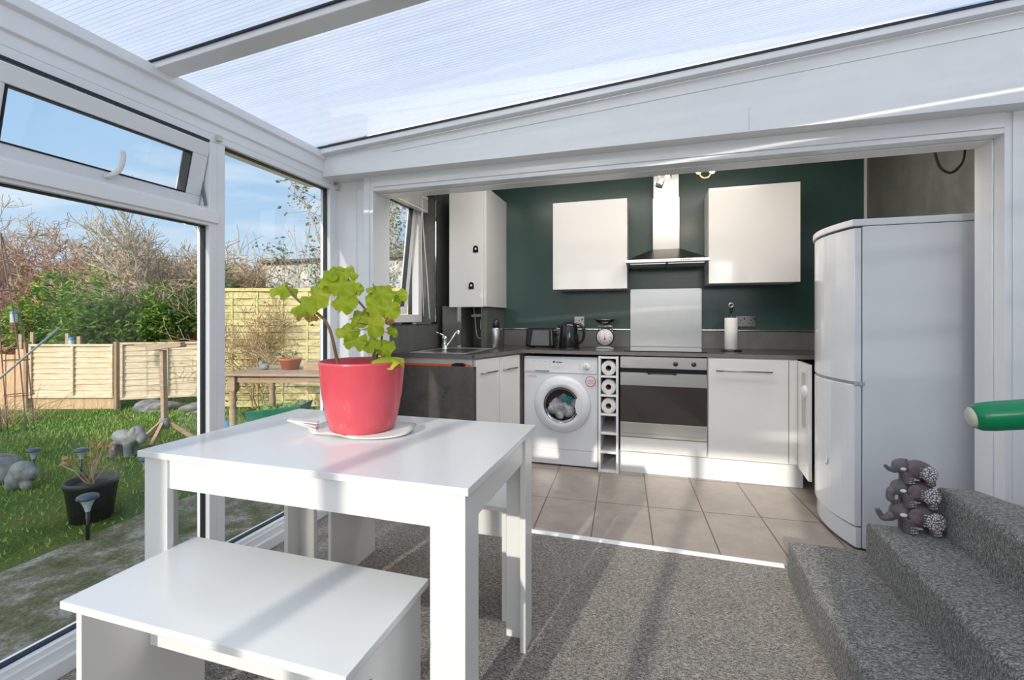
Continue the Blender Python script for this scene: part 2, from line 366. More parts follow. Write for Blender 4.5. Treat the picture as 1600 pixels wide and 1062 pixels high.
def obj(name, mb, mat, parent=None, bevel=0, loc=None, local=False, subs=0, seg=2):
    """one mesh object; vertices are given in world space unless local"""
    me = bpy.data.meshes.new(name); vs = mb.v
    if parent is not None and not local:
        inv = world_mat(parent).inverted(); vs = [inv @ p for p in vs]
    off = Vector((0, 0, 0))
    if parent is None and loc is not None: off = Vector(loc); vs = [p-off for p in vs]
    me.from_pydata([tuple(p) for p in vs], [], mb.f); me.update()
    me.polygons.foreach_set('use_smooth', mb.sm)
    o = bpy.data.objects.new(name, me); link(o, parent); o.location = off
    me.materials.append(M[mat])
    if bevel:
        b = o.modifiers.new('bevel', 'BEVEL'); b.width = bevel; b.segments = seg; b.limit_method = 'ANGLE'; b.angle_limit = R(40)
    if subs: b = o.modifiers.new('sub', 'SUBSURF'); b.levels = subs; b.render_levels = subs
    return o
def tag(o, label, cat, group=None, kind=None):
    o['label'] = label; o['category'] = cat
    if group: o['group'] = group
    if kind: o['kind'] = kind
    return o
def thing(name, label, cat, loc=(0, 0, 0), rotz=0, group=None):
    o = bpy.data.objects.new(name, None); link(o); o.location = loc; o.rotation_euler = (0, 0, rotz); o.empty_display_size = 0.05
    return tag(o, label, cat, group)
def struct(name, mb, mat, label, cat, bevel=0, loc=None):
    return tag(obj(name, mb, mat, None, bevel, loc), label, cat, kind='structure')
def sthing(name, label, cat, loc=(0, 0, 0)):
    return tag(thing(name, label, cat, loc), label, cat, kind='structure')

# ================================================================ ROOM SHELL
struct('floor', MB().box(-1.90, 2.3, -1.6, 2.35, -0.10, 0.0), 'carpet', 'grey-brown flecked carpet covering the conservatory floor', 'carpet floor')
struct('floor', MB().box(-1.72, 1.56, 2.35, 4.05, -0.10, 0.0), 'floor_tile', 'grey-brown stone effect floor tiles of the kitchen', 'tile floor')
struct('trim_1', MB().prism([(2.325, 0.0), (2.332, 0.006), (2.345, 0.009), (2.358, 0.006), (2.366, 0.0)], -1.52, 0.59, 'x'), 'upvc', 'white threshold strip between carpet and kitchen tiles', 'threshold strip')
# kitchen walls
KW = -1.72
struct('wall_back', MB().box(-1.98, 1.70, 4.03, 4.15, -0.1, 2.42), 'green_wall', 'dark green satin kitchen wall behind the units', 'wall')
wl = MB(); wl.box(-1.98, KW, 2.47, 4.03, -0.1, 1.098); wl.box(-1.98, KW, 2.47, 2.62, 1.098, 2.16); wl.box(-1.98, KW, 3.495, 4.03, 1.098, 2.16); wl.box(-1.98, KW, 2.47, 4.03, 2.16, 2.42)
struct('wall_left', wl, 'slate_wall', 'dark grey mottled panelled kitchen wall around the side window', 'wall')
struct('wall_right', MB().box(1.56, 1.70, 2.47, 4.03, -0.1, 2.42), 'slate_wall', 'dark grey mottled panelled wall above the fridge freezer', 'wall')
struct('ceiling', MB().box(-1.98, 1.70, 2.50, 4.15, 2.42, 2.50), 'white_panel', 'white kitchen ceiling', 'ceiling')
struct('trim_2', MB().box(KW, KW+0.008, 3.485, 3.503, 1.085, 2.42).box(KW, KW+0.008, 2.62, 3.485, 1.085, 1.100), 'chrome', 'silver edge trim round the kitchen window reveal', 'edge trim')
struct('trim_3', MB().box(1.548, 1.56, 4.012, 4.03, 1.6, 2.42), 'white_plastic', 'thin pale corner trim between green and grey walls', 'corner trim')
# pipe boxing below the boiler cupboard
struct('trim_4', MB().box(-1.66, -1.50, 3.50, 4.03, 0.885, 1.23).box(-1.33, -1.285, 3.56, 4.03, 0.885, 1.23).box(-1.50, -1.33, 3.80, 4.03, 0.885, 1.23), 'slate_wall', 'grey pipe boxing below the corner wall cupboard', 'boxing')
struct('trim_5', MB().box(-1.522, -1.488, 3.492, 3.50, 0.885, 1.225).box(-1.335, -1.325, 3.552, 3.56, 0.885, 1.225), 'chrome', 'silver corner trims on the pipe boxing', 'edge trim')
# wall between conservatory and kitchen
struct('wall_front', MB().box(-1.90, -1.59, 2.335, 2.47, -0.1, 1.97).box(1.42, 2.3, 2.30, 2.47, -0.1, 1.97).box(-1.98, 2.3, 2.51, 2.60, 1.97, 2.50), 'white_panel', 'white panelled wall either side of the kitchen opening', 'wall')
cs = MB(); cs.box(-1.59, -1.526, 2.29, 2.466, 0, 1.97); cs.box(-1.526, 1.353, 2.29, 2.466, 1.863, 1.975); cs.box(1.353, 1.42, 2.29, 2.466, 0, 1.975)
cs.box(-1.526, 1.353, 2.283, 2.29, 1.885, 1.965); cs.box(1.375, 1.42, 2.283, 2.29, 0, 1.965); cs.box(-1.585, -1.548, 2.283, 2.29, 0, 1.965)
cs.box(-1.526, 1.353, 2.35, 2.40, 1.857, 1.863); cs.box(1.347, 1.353, 2.35, 2.40, 0.3, 1.863)
cs.box(1.44, 1.445, 2.295, 2.30, 0, 1.94); cs.box(-1.672, -1.665, 2.33, 2.335, 0, 1.94)
struct('trim_6', cs, 'upvc', 'white casing framing the wide kitchen opening', 'door casing', bevel=0.003)
SL = 0.0735
def rz(x): return 2.100 + SL*(x+1.73)
bm = MB(); bm.prism([(-1.9, 1.945), (2.3, 1.945), (2.3, rz(2.3)-0.0375), (-1.9, rz(-1.9)-0.0375)], 2.2, 2.5, 'y')
struct('wall_top', bm, 'white_panel', 'deep white beam above the kitchen opening', 'beam')
struct('trim_7', MB().beam((-1.9, 2.178, rz(-1.9)-0.022), (2.3, 2.178, rz(2.3)-0.022), 0.048, 0.03).beam((-1.35, 2.199, rz(-1.35)-0.085), (2.3, 2.199, 2.245+0.045), 0.006, 0.004), 'upvc', 'white wall bar holding the roof sheet along the beam', 'roof bar', bevel=0.002)
struct('trim_8', MB().beam((-1.86, 2.152, rz(-1.86)-0.004), (2.3, 2.152, rz(2.3)-0.004), 0.008, 0.010), 'gasket', 'thin dark rubber seal where roof sheet meets wall bar', 'seal')
struct('trim_9', MB().box(0.4195, 0.4205, 2.1985, 2.2, 1.952, 2.05), 'appliance_grey', 'fine joint line in the white beam cover', 'joint')
# eaves beam along the window wall
eb = MB(); eb.prism([(-1.98, 1.925), (-1.80, 1.925), (-1.80, 1.965), (-1.79, 1.972), (-1.79, 2.035), (-1.775, 2.045), (-1.775, 2.082), (-1.98, 2.072)], -1.6, 2.30, 'y')
struct('trim_10', eb, 'upvc', 'stepped white eaves beam above the garden windows', 'eaves beam', bevel=0.002)
# roof rafters
n = 11
for y0, wh in ((1.255, 'crossing above the dining table'), (0.30, 'directly above the viewpoint'), (-0.65, 'near the glazed end wall')):
    rf = MB().beam((-1.80, y0+0.035, rz(-1.80)-0.012), (2.3, y0+0.035, rz(2.3)-0.012), 0.075, 0.030)
    struct('trim_%d' % n, rf, 'upvc', 'white roof glazing bar '+wh, 'roof bar', bevel=0.003); n += 1
    struct('trim_%d' % n, MB().beam((-1.80, y0-0.008, rz(-1.80)-0.001), (2.3, y0-0.008, rz(2.3)-0.001), 0.008, 0.006), 'gasket', 'dark seal beside the roof bar '+wh, 'seal'); n += 1
for a, b, wh in ((1.365, 2.16, 'nearest the kitchen'), (0.36, 1.265, 'above the near bench'), (-0.60, 0.31, 'above the viewpoint'), (-1.6, -0.64, 'by the glazed end wall')):
    struct('ceiling', MB().beam((-1.95, (a+b)/2-0.02, rz(-1.95)+0.012), (2.3, (a+b)/2-0.02, rz(2.3)+0.012), b-a+0.02, 0.010), 'polycarbonate', 'sloping translucent fluted roof sheet '+wh, 'roof sheet')
# windows of the garden side
WX0, WX1 = -1.870, -1.80
def pane(name, parent, y0, y1, z0, z1, x=-1.835, rot=None):
    g = MB().box(x-0.002, x+0.002, y0, y1, z0, z1)
    k = MB().frame(x-0.012, x+0.013, y0, y1, z0, z1, 0.005)
    if rot is not None: g.rotate(rot); k.rotate(rot)
    obj('glass_pane', g, 'glass', parent); obj('gasket', k, 'gasket', parent)
def tall_window(k, y0, y1, zt, label):
    w = sthing('window_%d' % k, label, 'window', (-1.835, (y0+y1)/2, 0))
    f = MB().frame(WX0, WX1, y0, y1, 0.0, 1.925, 0.0379, 0.10, 1.925-zt)
    f.box(WX1, WX1+0.03, y0, y1, 0.0, 0.052); f.box(WX1, WX1+0.012, y0, y1, 0.052, 0.085)
    obj('frame', f, 'upvc', w, 0.003); return w
# the posts of the frames are 38 mm each, so two neighbours make the mullions seen
w = tall_window(2, 1.531, 2.303, 1.895, 'tall fixed garden window nearest the kitchen')
pane('g', w, 1.569, 2.265, 0.10, 1.895)
tt = sthing('window_1', 'large garden window with an open top-hung fanlight', 'window', (-1.835, 1.15, 0))
f = MB().frame(WX0, WX1, 0.737, 1.531, 0.0, 1.925, 0.038, 0.10, 0.036)
f.box(WX0, WX1, 0.775, 1.493, 1.527, 1.60); f.box(WX1, WX1+0.03, 0.737, 1.531, 0, 0.052); f.box(WX1, WX1+0.012, 0.737, 1.531, 0.052, 0.085); f.box(WX1, WX1+0.012, 0.737, 1.531, 1.540, 1.590)
obj('frame', f, 'upvc', tt, 0.003)
pane('g', tt, 0.775, 1.493, 0.10, 1.527)
hz = 1.885
rot = Matrix.Translation((-1.81, 0, hz)) @ Matrix.Rotation(R(14), 4, 'Y') @ Matrix.Translation((1.81, 0, -hz))
sash = MB().frame(-1.845, -1.785, 0.780, 1.489, 1.606, 1.880, 0.070, 0.045, 0.060)
so_ = obj('sash', sash.rotate(rot), 'upvc', tt, 0.004)
g = MB().box(-1.817, -1.813, 0.850, 1.419, 1.651, 1.820); k = MB().frame(-1.83, -1.783, 0.850, 1.419, 1.651, 1.820, 0.005)
obj('glass_pane', g.rotate(rot), 'glass', so_); obj('gasket', k.rotate(rot), 'gasket', so_)
hd = MB().tube([rot @ Vector(p) for p in crm([(-1.782, 1.13, 1.632), (-1.765, 1.135, 1.640), (-1.752, 1.15, 1.665), (-1.748, 1.155, 1.705), (-1.752, 1.152, 1.735)])], [0.008]*4+[0.009]*14+[0.008]*7, 8)

obj('handle', hd, 'white_plastic', so_)
obj('seal', MB().box(-1.797, -1.793, 0.78, 1.489, 1.883, 1.892), 'gasket', tt)
st = MB().beam((-1.815, 1.488, 1.86), (-1.835, 1.488, 1.70), 0.006, 0.012).beam((-1.835, 1.488, 1.70), (-1.815, 1.488, 1.612), 0.006, 0.012)
obj('stay', st, 'dark_chrome', tt)
for k, (a, b) in enumerate(((-0.057, 0.737), (-0.851, -0.057), (-1.6, -0.851))):
    w = tall_window(3+k, a, b, 1.895, 'tall fixed garden window, '+('next to the one with the fanlight', 'second from the end wall', 'nearest the end wall')[k]); pane('g', w, a+0.038, b-0.038, 0.10, 1.895)
struct('trim_17', MB().box(-1.90, -1.80, 2.303, 2.375, 0, 1.925), 'upvc', 'white corner post between garden window and kitchen wall', 'corner post', bevel=0.003)
for nn, y in ((18, 1.531), (19, 2.318)):
    b = struct('trim_%d' % nn, MB().box(-1.80, -1.783, y-0.012, y+0.012, 1.900, 1.924), 'beige', 'small square bracket under the eaves beam', 'bracket')
# kitchen side window
kw = sthing('window_6', 'kitchen side window with an open top-hung sash', 'window', (-1.87, 3.05, 1.1))
obj('frame', MB().frame(-1.91, -1.85, 2.62, 3.495, 1.098, 2.16, 0.062), 'upvc', kw, 0.003)
rot2 = Matrix.Translation((-1.88, 0, 2.09)) @ Matrix.Rotation(R(6), 4, 'Y') @ Matrix.Translation((1.88, 0, -2.09))
s2 = obj('sash', MB().frame(-1.91, -1.86, 2.69, 3.43, 1.165, 2.095, 0.06).rotate(rot2), 'upvc', kw, 0.003)
obj('glass_pane', MB().box(-1.887, -1.883, 2.75, 3.37, 1.225, 2.035).rotate(rot2), 'glass', s2)
obj('gasket', MB().frame(-1.895, -1.858, 2.75, 3.37, 1.225, 2.035, 0.005).rotate(rot2), 'gasket', s2)
obj('handle', MB().tube([rot2 @ Vector(p) for p in ((-1.858, 3.0, 1.19), (-1.83, 3.0, 1.20), (-1.825, 3.0, 1.28))], 0.008, 8), 'brass', s2)
bl = thing('window_blind', 'white slatted blind pulled up at the top of the kitchen side window', 'blind', (-1.80, 3.05, 2.15))
obj('head_rail', MB().box(-1.83, -1.785, 2.63, 3.48, 2.125, 2.158), 'white_plastic', bl, 0.002)
sm = MB()
for i in range(12): sm.box(-1.832, -1.782, 2.635, 3.475, 2.035+i*0.0072, 2.0385+i*0.0072)
obj('slats', sm, 'white_plastic', bl); obj('bottom_rail', MB().box(-1.832, -1.782, 2.635, 3.475, 2.018, 2.031), 'white_plastic', bl, 0.002)
obj('pull_cord', MB().tube(crm([(-1.785, 3.38, 2.12), (-1.785, 3.39, 1.9), (-1.775, 3.44, 1.5), (-1.765, 3.47, 1.12)]), 0.004, 6).tube(crm([(-1.785, 3.37, 2.12), (-1.79, 3.375, 1.7), (-1.785, 3.40, 1.15)]), 0.003, 6), 'white_plastic', bl)
# rear end and house side of the conservatory (behind the camera)
struct('wall_house', MB().box(2.2, 2.32, -1.6, 2.30, 0, 2.42), 'white_panel', 'white house wall beside the carpeted stairs', 'wall')

rw = sthing('window_7', 'glazed garden end wall of the conservatory', 'window', (-0.7, -1.62, 0))
f = MB(); xs = [-1.9, -1.28, -0.66, -0.04]
for x in xs: f.box(x, x+0.06, -1.66, -1.60, 0.05, 2.08)
f.box(-1.9, 0.02, -1.66, -1.60, 0, 0.05); f.box(-1.9, 0.02, -1.66, -1.60, 2.08, 2.13); f.box(-1.9, 0.02, -1.66, -1.60, 2.1301, 2.20); obj('frame', f, 'upvc', rw, 0.003)
for a in xs[:-1]: obj('glass_pane', MB().box(a+0.06, a+0.62, -1.632, -1.628, 0.05, 2.08), 'glass', rw)
struct('wall_rear', MB().box(0.02, 2.32, -1.72, -1.60, 0, 2.42), 'white_panel', 'white house wall at the back of the stairs', 'wall')

wlt = thing('wall_fill_panel', 'large white fill light panel added on the rear house wall', 'light', (0.75, -1.60, 1.75))
obj('housing', MB().box(0.03, 1.47, -1.599, -1.565, 1.33, 2.17), 'white_plastic', wlt, 0.004)  # made-up housing for the added fill light behind the camera
clt = thing('ceiling_fill_panel', 'long white fill light panel added on the kitchen ceiling', 'light', (-0.1, 2.85, 2.42))
obj('housing', MB().box(-1.22, 1.02, 2.603, 3.12, 2.385, 2.419), 'white_plastic', clt, 0.004)  # made-up housing for the added kitchen fill light
# ================================================================ STAIRS
stc = thing('staircase', 'grey carpeted steps climbing to the right in front of the fridge', 'stairs', (0.9, 1.7, 0))
def step(pts, z0, z1):
    n = len(pts); r = 0.022; zs = [(z0, 0), (z1-r, 0), (z1-r*0.3, r*0.3), (z1, r)]
    cx = sum(p[0] for p in pts)/n; cy = sum(p[1] for p in pts)/n; vs = []
    for z, ins in zs:
        for x, y in pts:
            d = Vector((cx-x, cy-y)).normalized(); vs.append((x+d.x*ins*1.3, y+d.y*ins*1.3, z))
    fs = [(k*n+i, k*n+(i+1) % n, (k+1)*n+(i+1) % n, (k+1)*n+i) for k in range(3) for i in range(n)] + [tuple(range(3*n, 4*n))]
    m_ = MB(); m_.add(vs, fs); return m_
obj('step', step([(0.555, -0.6), (0.572, 1.2), (0.565, 1.9), (0.588, 2.268), (0.88, 2.27), (1.38, 2.27), (1.38, -0.6)], 0.0, 0.158), 'stair_carpet', stc, 0.004)
obj('step', step([(0.80, -0.6), (0.812, 1.2), (0.828, 1.9), (0.838, 2.165), (1.12, 2.150), (1.38, 2.15), (1.38, -0.6)], 0.158, 0.316), 'stair_carpet', stc, 0.004)
obj('step', step([(0.98, -0.6), (1.03, 1.2), (1.045, 1.8), (1.06, 2.150), (1.17, 2.142), (1.20, 2.05), (1.30, 1.95), (2.19, 1.93), (2.19, -0.6)], 0.316, 0.488), 'stair_carpet', stc, 0.004)
hr = thing('handrail', 'thick green handrail end reaching in above the steps', 'handrail', (0.7, 1.03, 0.955))
A = Vector((0.560, 1.030, 0.950)); B = Vector((1.15, 0.98, 1.045)); d = (B-A).normalized()
pts = [A, A+d*0.004, A+d*0.012, A+d*0.03, B]
obj('rail', MB().tube(pts, [0.010, 0.020, 0.0245, 0.026, 0.026], 24), 'green_paint', hr)
obj('end_cap', MB().tube([A-d*0.006, A-d*0.003, A+d*0.0015], [0.004, 0.0145, 0.019], 24), 'beige', hr, )

# ================================================================ TABLE AND BENCHES
tb = thing('dining_table', 'white rectangular laminate dining table under the red plant pot', 'table', (-0.9, 1.26, 0))
TX0, TX1, TY0, TY1 = -1.408, -0.385, 0.943, 1.578
obj('tabletop', MB().box(TX0, TX1, TY0, TY1, 0.732, 0.75), 'laminate', tb, 0.0015)
ap = MB(); i = 0.018
ap.box(TX0+0.10, TX1-0.10, TY0+i, TY0+i+0.016, 0.645, 0.7315)
ap.box(TX0+0.10, TX1-0.10, TY1-i-0.016, TY1-i, 0.645, 0.7315)
ap.box(TX0+i, TX0+i+0.016, TY0+0.09, TY1-0.09, 0.645, 0.7315)
ap.box(TX1-i-0.016, TX1-i, TY0+0.09, TY1-0.09, 0.645, 0.7315)
obj('apron', ap, 'laminate', tb, 0.001)
for sx, sy in ((0, 0), (0, 1), (1, 0), (1, 1)):
    lx = TX0+0.012 if sx == 0 else TX1-0.012; ly = TY0+0.012 if sy == 0 else TY1-0.012
    dx = 1 if sx == 0 else -1; dy = 1 if sy == 0 else -1
    l_ = MB().prism([(lx, ly), (lx+dx*0.088, ly), (lx+dx*0.088, ly+dy*0.019), (lx+dx*0.019, ly+dy*0.019), (lx+dx*0.019, ly+dy*0.085), (lx, ly+dy*0.085)], 0, 0.7315)
    if dx*dy < 0: l_.f = [tuple(reversed(q)) for q in l_.f]
    obj('leg', l_, 'laminate', tb, 0.001)
def bench(x0, x1, y0, y1, h, label, ys):
    b = thing('bench', label, 'bench', ((x0+x1)/2, (y0+y1)/2, 0), group='white benches at the table')
    obj('seat', MB().box(x0, x1, y0, y1, h-0.018, h), 'laminate', b, 0.0015)
    for xs in ((x0+0.035, x0+0.053), (x1-0.035, x1-0.017)):
        obj('leg_panel', MB().box(xs[0], xs[1], y0+0.012, y1-0.012, 0, h-0.0185), 'laminate', b, 0.001)
    obj('stretcher', MB().box(x0+0.0535, x1-0.0355, ys, ys+0.016, h-0.20, h-0.0185), 'laminate', b, 0.001)
    s_ = MB().lathe([(0.0001, -0.002), (0.006, -0.0015), (0.0065, 0)], (0, 0, 0), 12, 'x', Matrix.Translation((x1-0.0165, y0+0.10, h-0.09)) @ Matrix.Rotation(math.pi, 4, 'Z'))
    obj('screw', s_, 'dark_chrome', b); s_ = MB()
    s_.lathe([(0.0001, -0.002), (0.004, -0.0015), (0.0045, 0)], (0, 0, 0), 12, 'y', Matrix.Translation((x0+0.16, ys-0.0003, h-0.13)))
    obj('screw', s_, 'dark_chrome', b)
bench(-1.306, -0.529, 0.708, 1.037, 0.475, 'white laminate bench in front of the table, its whole seat in view', 0.87)
bench(-1.33, -0.490, 1.605, 1.945, 0.43, 'white laminate bench tucked under the far side of the table', 1.78)

# ================================================================ PLANT
PC = Vector((-0.93, 1.335, 0))
mt_ = MB(); N = 40
rings = [(0.0, 0.756), (0.115, 0.756), (0.135, 0.754), (0.160, 0.758), (0.163, 0.761), (0.135, 0.758), (0.115, 0.760), (0.0, 0.760)]
vs = []; fs = []
for ri, (r, z) in enumerate(rings):
    for k in range(N):
        a = 2*math.pi*k/N; wob = 1 + 0.16*math.cos(2*a)*(r > 0.12)
        zz = z + (max(0, 0.012*math.sin(3*a+0.6)) if r > 0.14 else 0)
        vs.append((PC.x+r*wob*math.cos(a), PC.y+r*wob*0.92*math.sin(a), zz-0.004))
for ri in range(len(rings)-1):
    for k in range(N): fs.append((ri*N+k, ri*N+(k+1) % N, (ri+1)*N+(k+1) % N, (ri+1)*N+k))
mt_.add(vs, fs, True)
tag(obj('plant_mat', mt_, 'white_plastic', None, loc=(PC.x, PC.y, 0.75)), 'crumpled white tray under the red plant pot', 'tray')
lf = MB()
for q, (dz, ang) in enumerate(((0.0, 0.5), (0.008, 0.42), (0.016, 0.55))):
    mt2 = Matrix.Translation((-1.115, 1.27, 0.770+dz*0.7)) @ Matrix.Rotation(ang, 4, 'Z') @ Matrix.Rotation(R(22-q*6), 4, 'Y')
    lf.box(-0.05, 0.045, -0.018, 0.018, 0, 0.004, mt2)
tag(obj('folded_leaflet', lf, 'paper', None, 0.001, loc=(-1.115, 1.27, 0.755)), 'folded white leaflet tucked beside the red plant pot', 'leaflet')
pp = thing('plant_pot', 'large red plastic plant pot on the white dining table', 'plant pot', (PC.x, PC.y, 0.757))
Z0 = 0.757
obj('pot_body', MB().lathe([(0.0001, Z0), (0.098, Z0), (0.106, Z0+0.006), (0.118, Z0+0.05), (0.130, Z0+0.12), (0.137, Z0+0.19), (0.1395, Z0+0.222), (0.1405, Z0+0.228), (0.137, Z0+0.231), (0.1335, Z0+0.226), (0.131, Z0+0.18), (0.0001, Z0+0.18)], PC, 64), 'pot', pp)
obj('soil', MB().lathe([(0.1305, Z0+0.1801), (0.09, Z0+0.190), (0.0001, Z0+0.196)], PC, 32, cap=False), 'soil', pp)
gp = thing('geranium', 'leggy geranium with yellow-green leaves growing in the red pot', 'plant', (PC.x, PC.y, Z0+0.19))
TH = R(16.7); CT, ST = math.cos(TH), math.sin(TH)
def vp(u, w, dep=0.0):
    """u right of the pot centre, w above the rim (metres), dep away from the window side"""
    return Vector((PC.x + u*CT - dep*ST*0 - dep*0.1, PC.y + u*ST + dep, Z0+0.228+w))
K = 0.00218
def px(x, y, dep=0.0): return vp((x-546)*K, (570-y)*K, dep)
stm = MB(); stg = MB()
def stem(pl, r0, r1, green=False):
    c = crm([px(*p) for p in pl], 5); n_ = len(c); (stg if green else stm).tube(c, [r0+(r1-r0)*i/(n_-1) for i in range(n_)], 7)
stem([(563, 592, 0), (564, 545, 0), (562, 515, 0.01), (548, 490, 0.01), (532, 468, 0), (524, 450, 0)], 0.0055, 0.003)
stem([(513, 590, -0.01), (506, 555, -0.01), (496, 525, 0), (488, 508, 0), (474, 497, 0.01), (448, 478, 0), (434, 462, 0), (426, 452, 0)], 0.006, 0.003)
stem([(555, 588, 0.02), (568, 550, 0.02), (574, 525, 0.01), (573, 500, 0), (570, 470, 0.0), (562, 450, 0.0)], 0.0045, 0.0025)
stem([(565, 555, 0), (552, 548, -0.01), (540, 546, -0.02)], 0.004, 0.003)
stem([(567, 548, 0), (580, 552, -0.02), (588, 560, -0.03)], 0.003, 0.002, True)
stem([(548, 490, 0.01), (540, 510, -0.01), (534, 520, -0.02)], 0.002, 0.0015, True)
stem([(562, 515, 0), (548, 512, -0.01), (541, 511, -0.02)], 0.0025, 0.002)
stem([(490, 510, 0), (478, 498, -0.01), (466, 488, -0.01)], 0.0025, 0.0015, True)
for a, b in (((563, 592, 0), (566, 556, 0)), ((556, 590, 0.01), (560, 552, 0.02))): stem([a, ((a[0]+b[0])/2+1, (a[1]+b[1])/2, 0), b], 0.003, 0.002, True)
obj('stem', stm, 'stem_brown', gp)
LV = [(417, 456, 36, 0.02, 0.9), (493, 437, 40, 0, 0.9), (519, 429, 32, 0.01, 0.7), (480, 466, 40, -0.02, 0.4), (458, 486, 40, -0.02, 0.3), (521, 454, 36, -0.03, 0.3), (540, 459, 18, -0.01, -0.2),
      (521, 478, 38, -0.03, 0.1), (538, 500, 32, 0, 0.5), (561, 454, 26, 0.02, 1.0), (578, 465, 34, -0.01, 0.4), (571, 486, 32, -0.03, 0.2), (593, 491, 30, -0.03, 0.1), (598, 468, 24, 0.02, 0.2),
      (569, 514, 34, -0.04, 0.2), (531, 524, 32, -0.03, 0.5), (547, 535, 32, -0.05, 0.9), (567, 540, 28, -0.04, 0.7), (586, 548, 28, -0.03, 0.4), (597, 562, 42, -0.05, 1.2), (555, 472, 20, 0.03, 0.2), (590, 527, 18, 0.0, -0.5), (506, 432, 26, -0.02, 0.7)]
gl_ = []
def leaf_mesh(c, size, tilt, spin, seed):
    rnd = random.Random(seed); mb = MB(); nn = 40; vs = [(0, 0, 0)]
    for ring, fr in ((1, 0.5), (2, 1.0)):
        for k in range(nn):
            a = 2*math.pi*k/nn; lob = 0.90+0.07*math.cos(5*a)+0.03*math.cos(20*a)
            nt_ = 1-0.42*math.exp(-((min(a, 2*math.pi-a))/0.18)**2)
            r = size*0.5*lob*nt_*fr
            vs.append((r*math.cos(a), r*math.sin(a), size*(0.10*fr*math.cos(5*a+0.5)*fr - 0.20*fr*fr + 0.05*math.sin(2*a+seed)*fr)))
    fs = [(0, 1+k, 1+(k+1) % nn) for k in range(nn)] + [(1+k, 1+nn+k, 1+nn+(k+1) % nn, 1+(k+1) % nn) for k in range(nn)]
    # tilt 1 = seen edge-on from the side (horizontal leaf), 0 = facing the viewer
    mt2 = Matrix.Translation(c) @ Matrix.Rotation(TH + rnd.uniform(-0.5, 0.5), 4, 'Z') @ Matrix.Rotation(R(90-tilt*62), 4, 'X') @ Matrix.Rotation(spin, 4, 'Z')
    mb.add(vs, fs, True, mt2); return mb
# leaf material: yellow-green with brown scorched centres on some
def gleaf(key, brown):
    m = NM(key, (0.4, 0.5, 0.05), 0.5, spec=0.3); v = m.coord()
    cc = m.ramp(m.noise(v, 14, 4), [(0.3, (0.36, 0.50, 0.025)), (0.55, (0.55, 0.66, 0.045)), (0.75, (0.75, 0.74, 0.10))])
    if brown:
        g = m.n('ShaderNodeTexCoord'); sp = m.n('ShaderNodeVectorMath', operation='DISTANCE'); m.l(g.outputs['Generated'], sp.inputs[0]); sp.inputs[1].default_value = (0.5, 0.5, 0.5)
        k = m.math('ADD', sp.outputs['Value'], m.math('MULTIPLY', m.noise(v, 60, 4), 0.35))
        cc = m.mix(m.ramp(k, [(0.30, (1, 1, 1)), (0.37, (0, 0, 0))]), cc, (0.30, 0.10, 0.03))
    m.col(cc); tl = m.n('ShaderNodeBsdfTranslucent'); m.l(cc, tl.inputs[0]); ms = m.n('ShaderNodeMixShader'); ms.inputs[0].default_value = 0.4
    m.l(m.b.outputs[0], ms.inputs[1]); m.l(tl.outputs[0], ms.inputs[2]); m.l(ms.outputs[0], m.o.inputs[0]); M[key] = m.m
gleaf('geranium_leaf', False); gleaf('geranium_leaf_scorched', True)
for k, (x, y, w_, dep, tilt) in enumerate(LV):
    c = px(x, y, dep); obj('leaf', leaf_mesh(c, w_*K*1.22, tilt, random.uniform(3.6, 5.6), k), 'geranium_leaf_scorched' if k in (1, 2, 4, 5, 6) else 'geranium_leaf', gp)
    near = min(((abs(a-x)+abs(b-y), a, b) for a, b in ((524, 450), (532, 468), (548, 490), (562, 515), (565, 545), (570, 470), (573, 500), (490, 508), (448, 478), (474, 497))))
    stem([(near[1], near[2], 0.0), ((near[1]+x)/2+1, (near[2]+y)/2+2, dep/2), (x, y+1, dep)], 0.0016, 0.0012, True)
obj('petiole', stg, 'stem_green', gp)
for x, y, s_ in ((471, 499, 15), (451, 502, 11), (464, 492, 10), (591, 506, 14), (478, 503, 9)):
    obj('withered_leaf', leaf_mesh(px(x, y, -0.02), s_*K*1.2, 0.3, 1.0, x), 'dry_leaf', gp)

# ================================================================ KITCHEN
wt = thing('worktop', 'dark grey L-shaped kitchen worktop with sink and hob set in', 'worktop', (-0.3, 3.7, 0.855))
P_ = [(KW, 2.80), (-1.128, 2.825), (-1.115, 2.84), (-0.945, 3.42), (1.55, 3.42), (1.55, 4.029), (KW, 4.029)]
obj('slab', MB().prism(P_, 0.858, 0.885), 'worktop', wt, 0.003)
eg = MB().beam((KW, 2.798, 0.8715), (-1.128, 2.823, 0.8715), 0.003, 0.024).beam((-1.114, 2.838, 0.8715), (-0.944, 3.416, 0.8715), 0.003, 0.024).beam((-0.94, 3.418, 0.8715), (1.548, 3.418, 0.8715), 0.003, 0.024)
obj('edging', eg, 'worktop_edge', wt)
spl = thing('splash_upstand', 'grey stone effect upstand with chrome trim along the green wall', 'upstand', (0, 4.02, 0.885))
obj('board', MB().box(-1.28, 1.55, 4.016, 4.029, 0.8855, 1.026), 'slate_upstand', spl)
obj('top_trim', MB().box(-1.28, 1.55, 4.008, 4.029, 1.0265, 1.037), 'chrome', spl, 0.003)
tag(obj('splashback', MB().prism([(-0.148+a, 0.889+b) for a, b in ((0, 0), (0.564, 0), (0.564, 0.477), (0.561, 0.484), (0.554, 0.487), (0.010, 0.487), (0.003, 0.484), (0, 0.477))], 4.000, 4.0075, 'y'), 'steel_v', None, 0.001, loc=(0.13, 4.005, 0.889)), 'brushed stainless steel splashback panel behind the hob', 'splashback')
tag(obj('hob', MB().box(-0.17, 0.40, 3.47, 3.96, 0.8852, 0.891), 'hob_glass', None, 0.002, loc=(0.115, 3.7, 0.885)), 'flat black glass hob set in the worktop above the oven', 'hob')
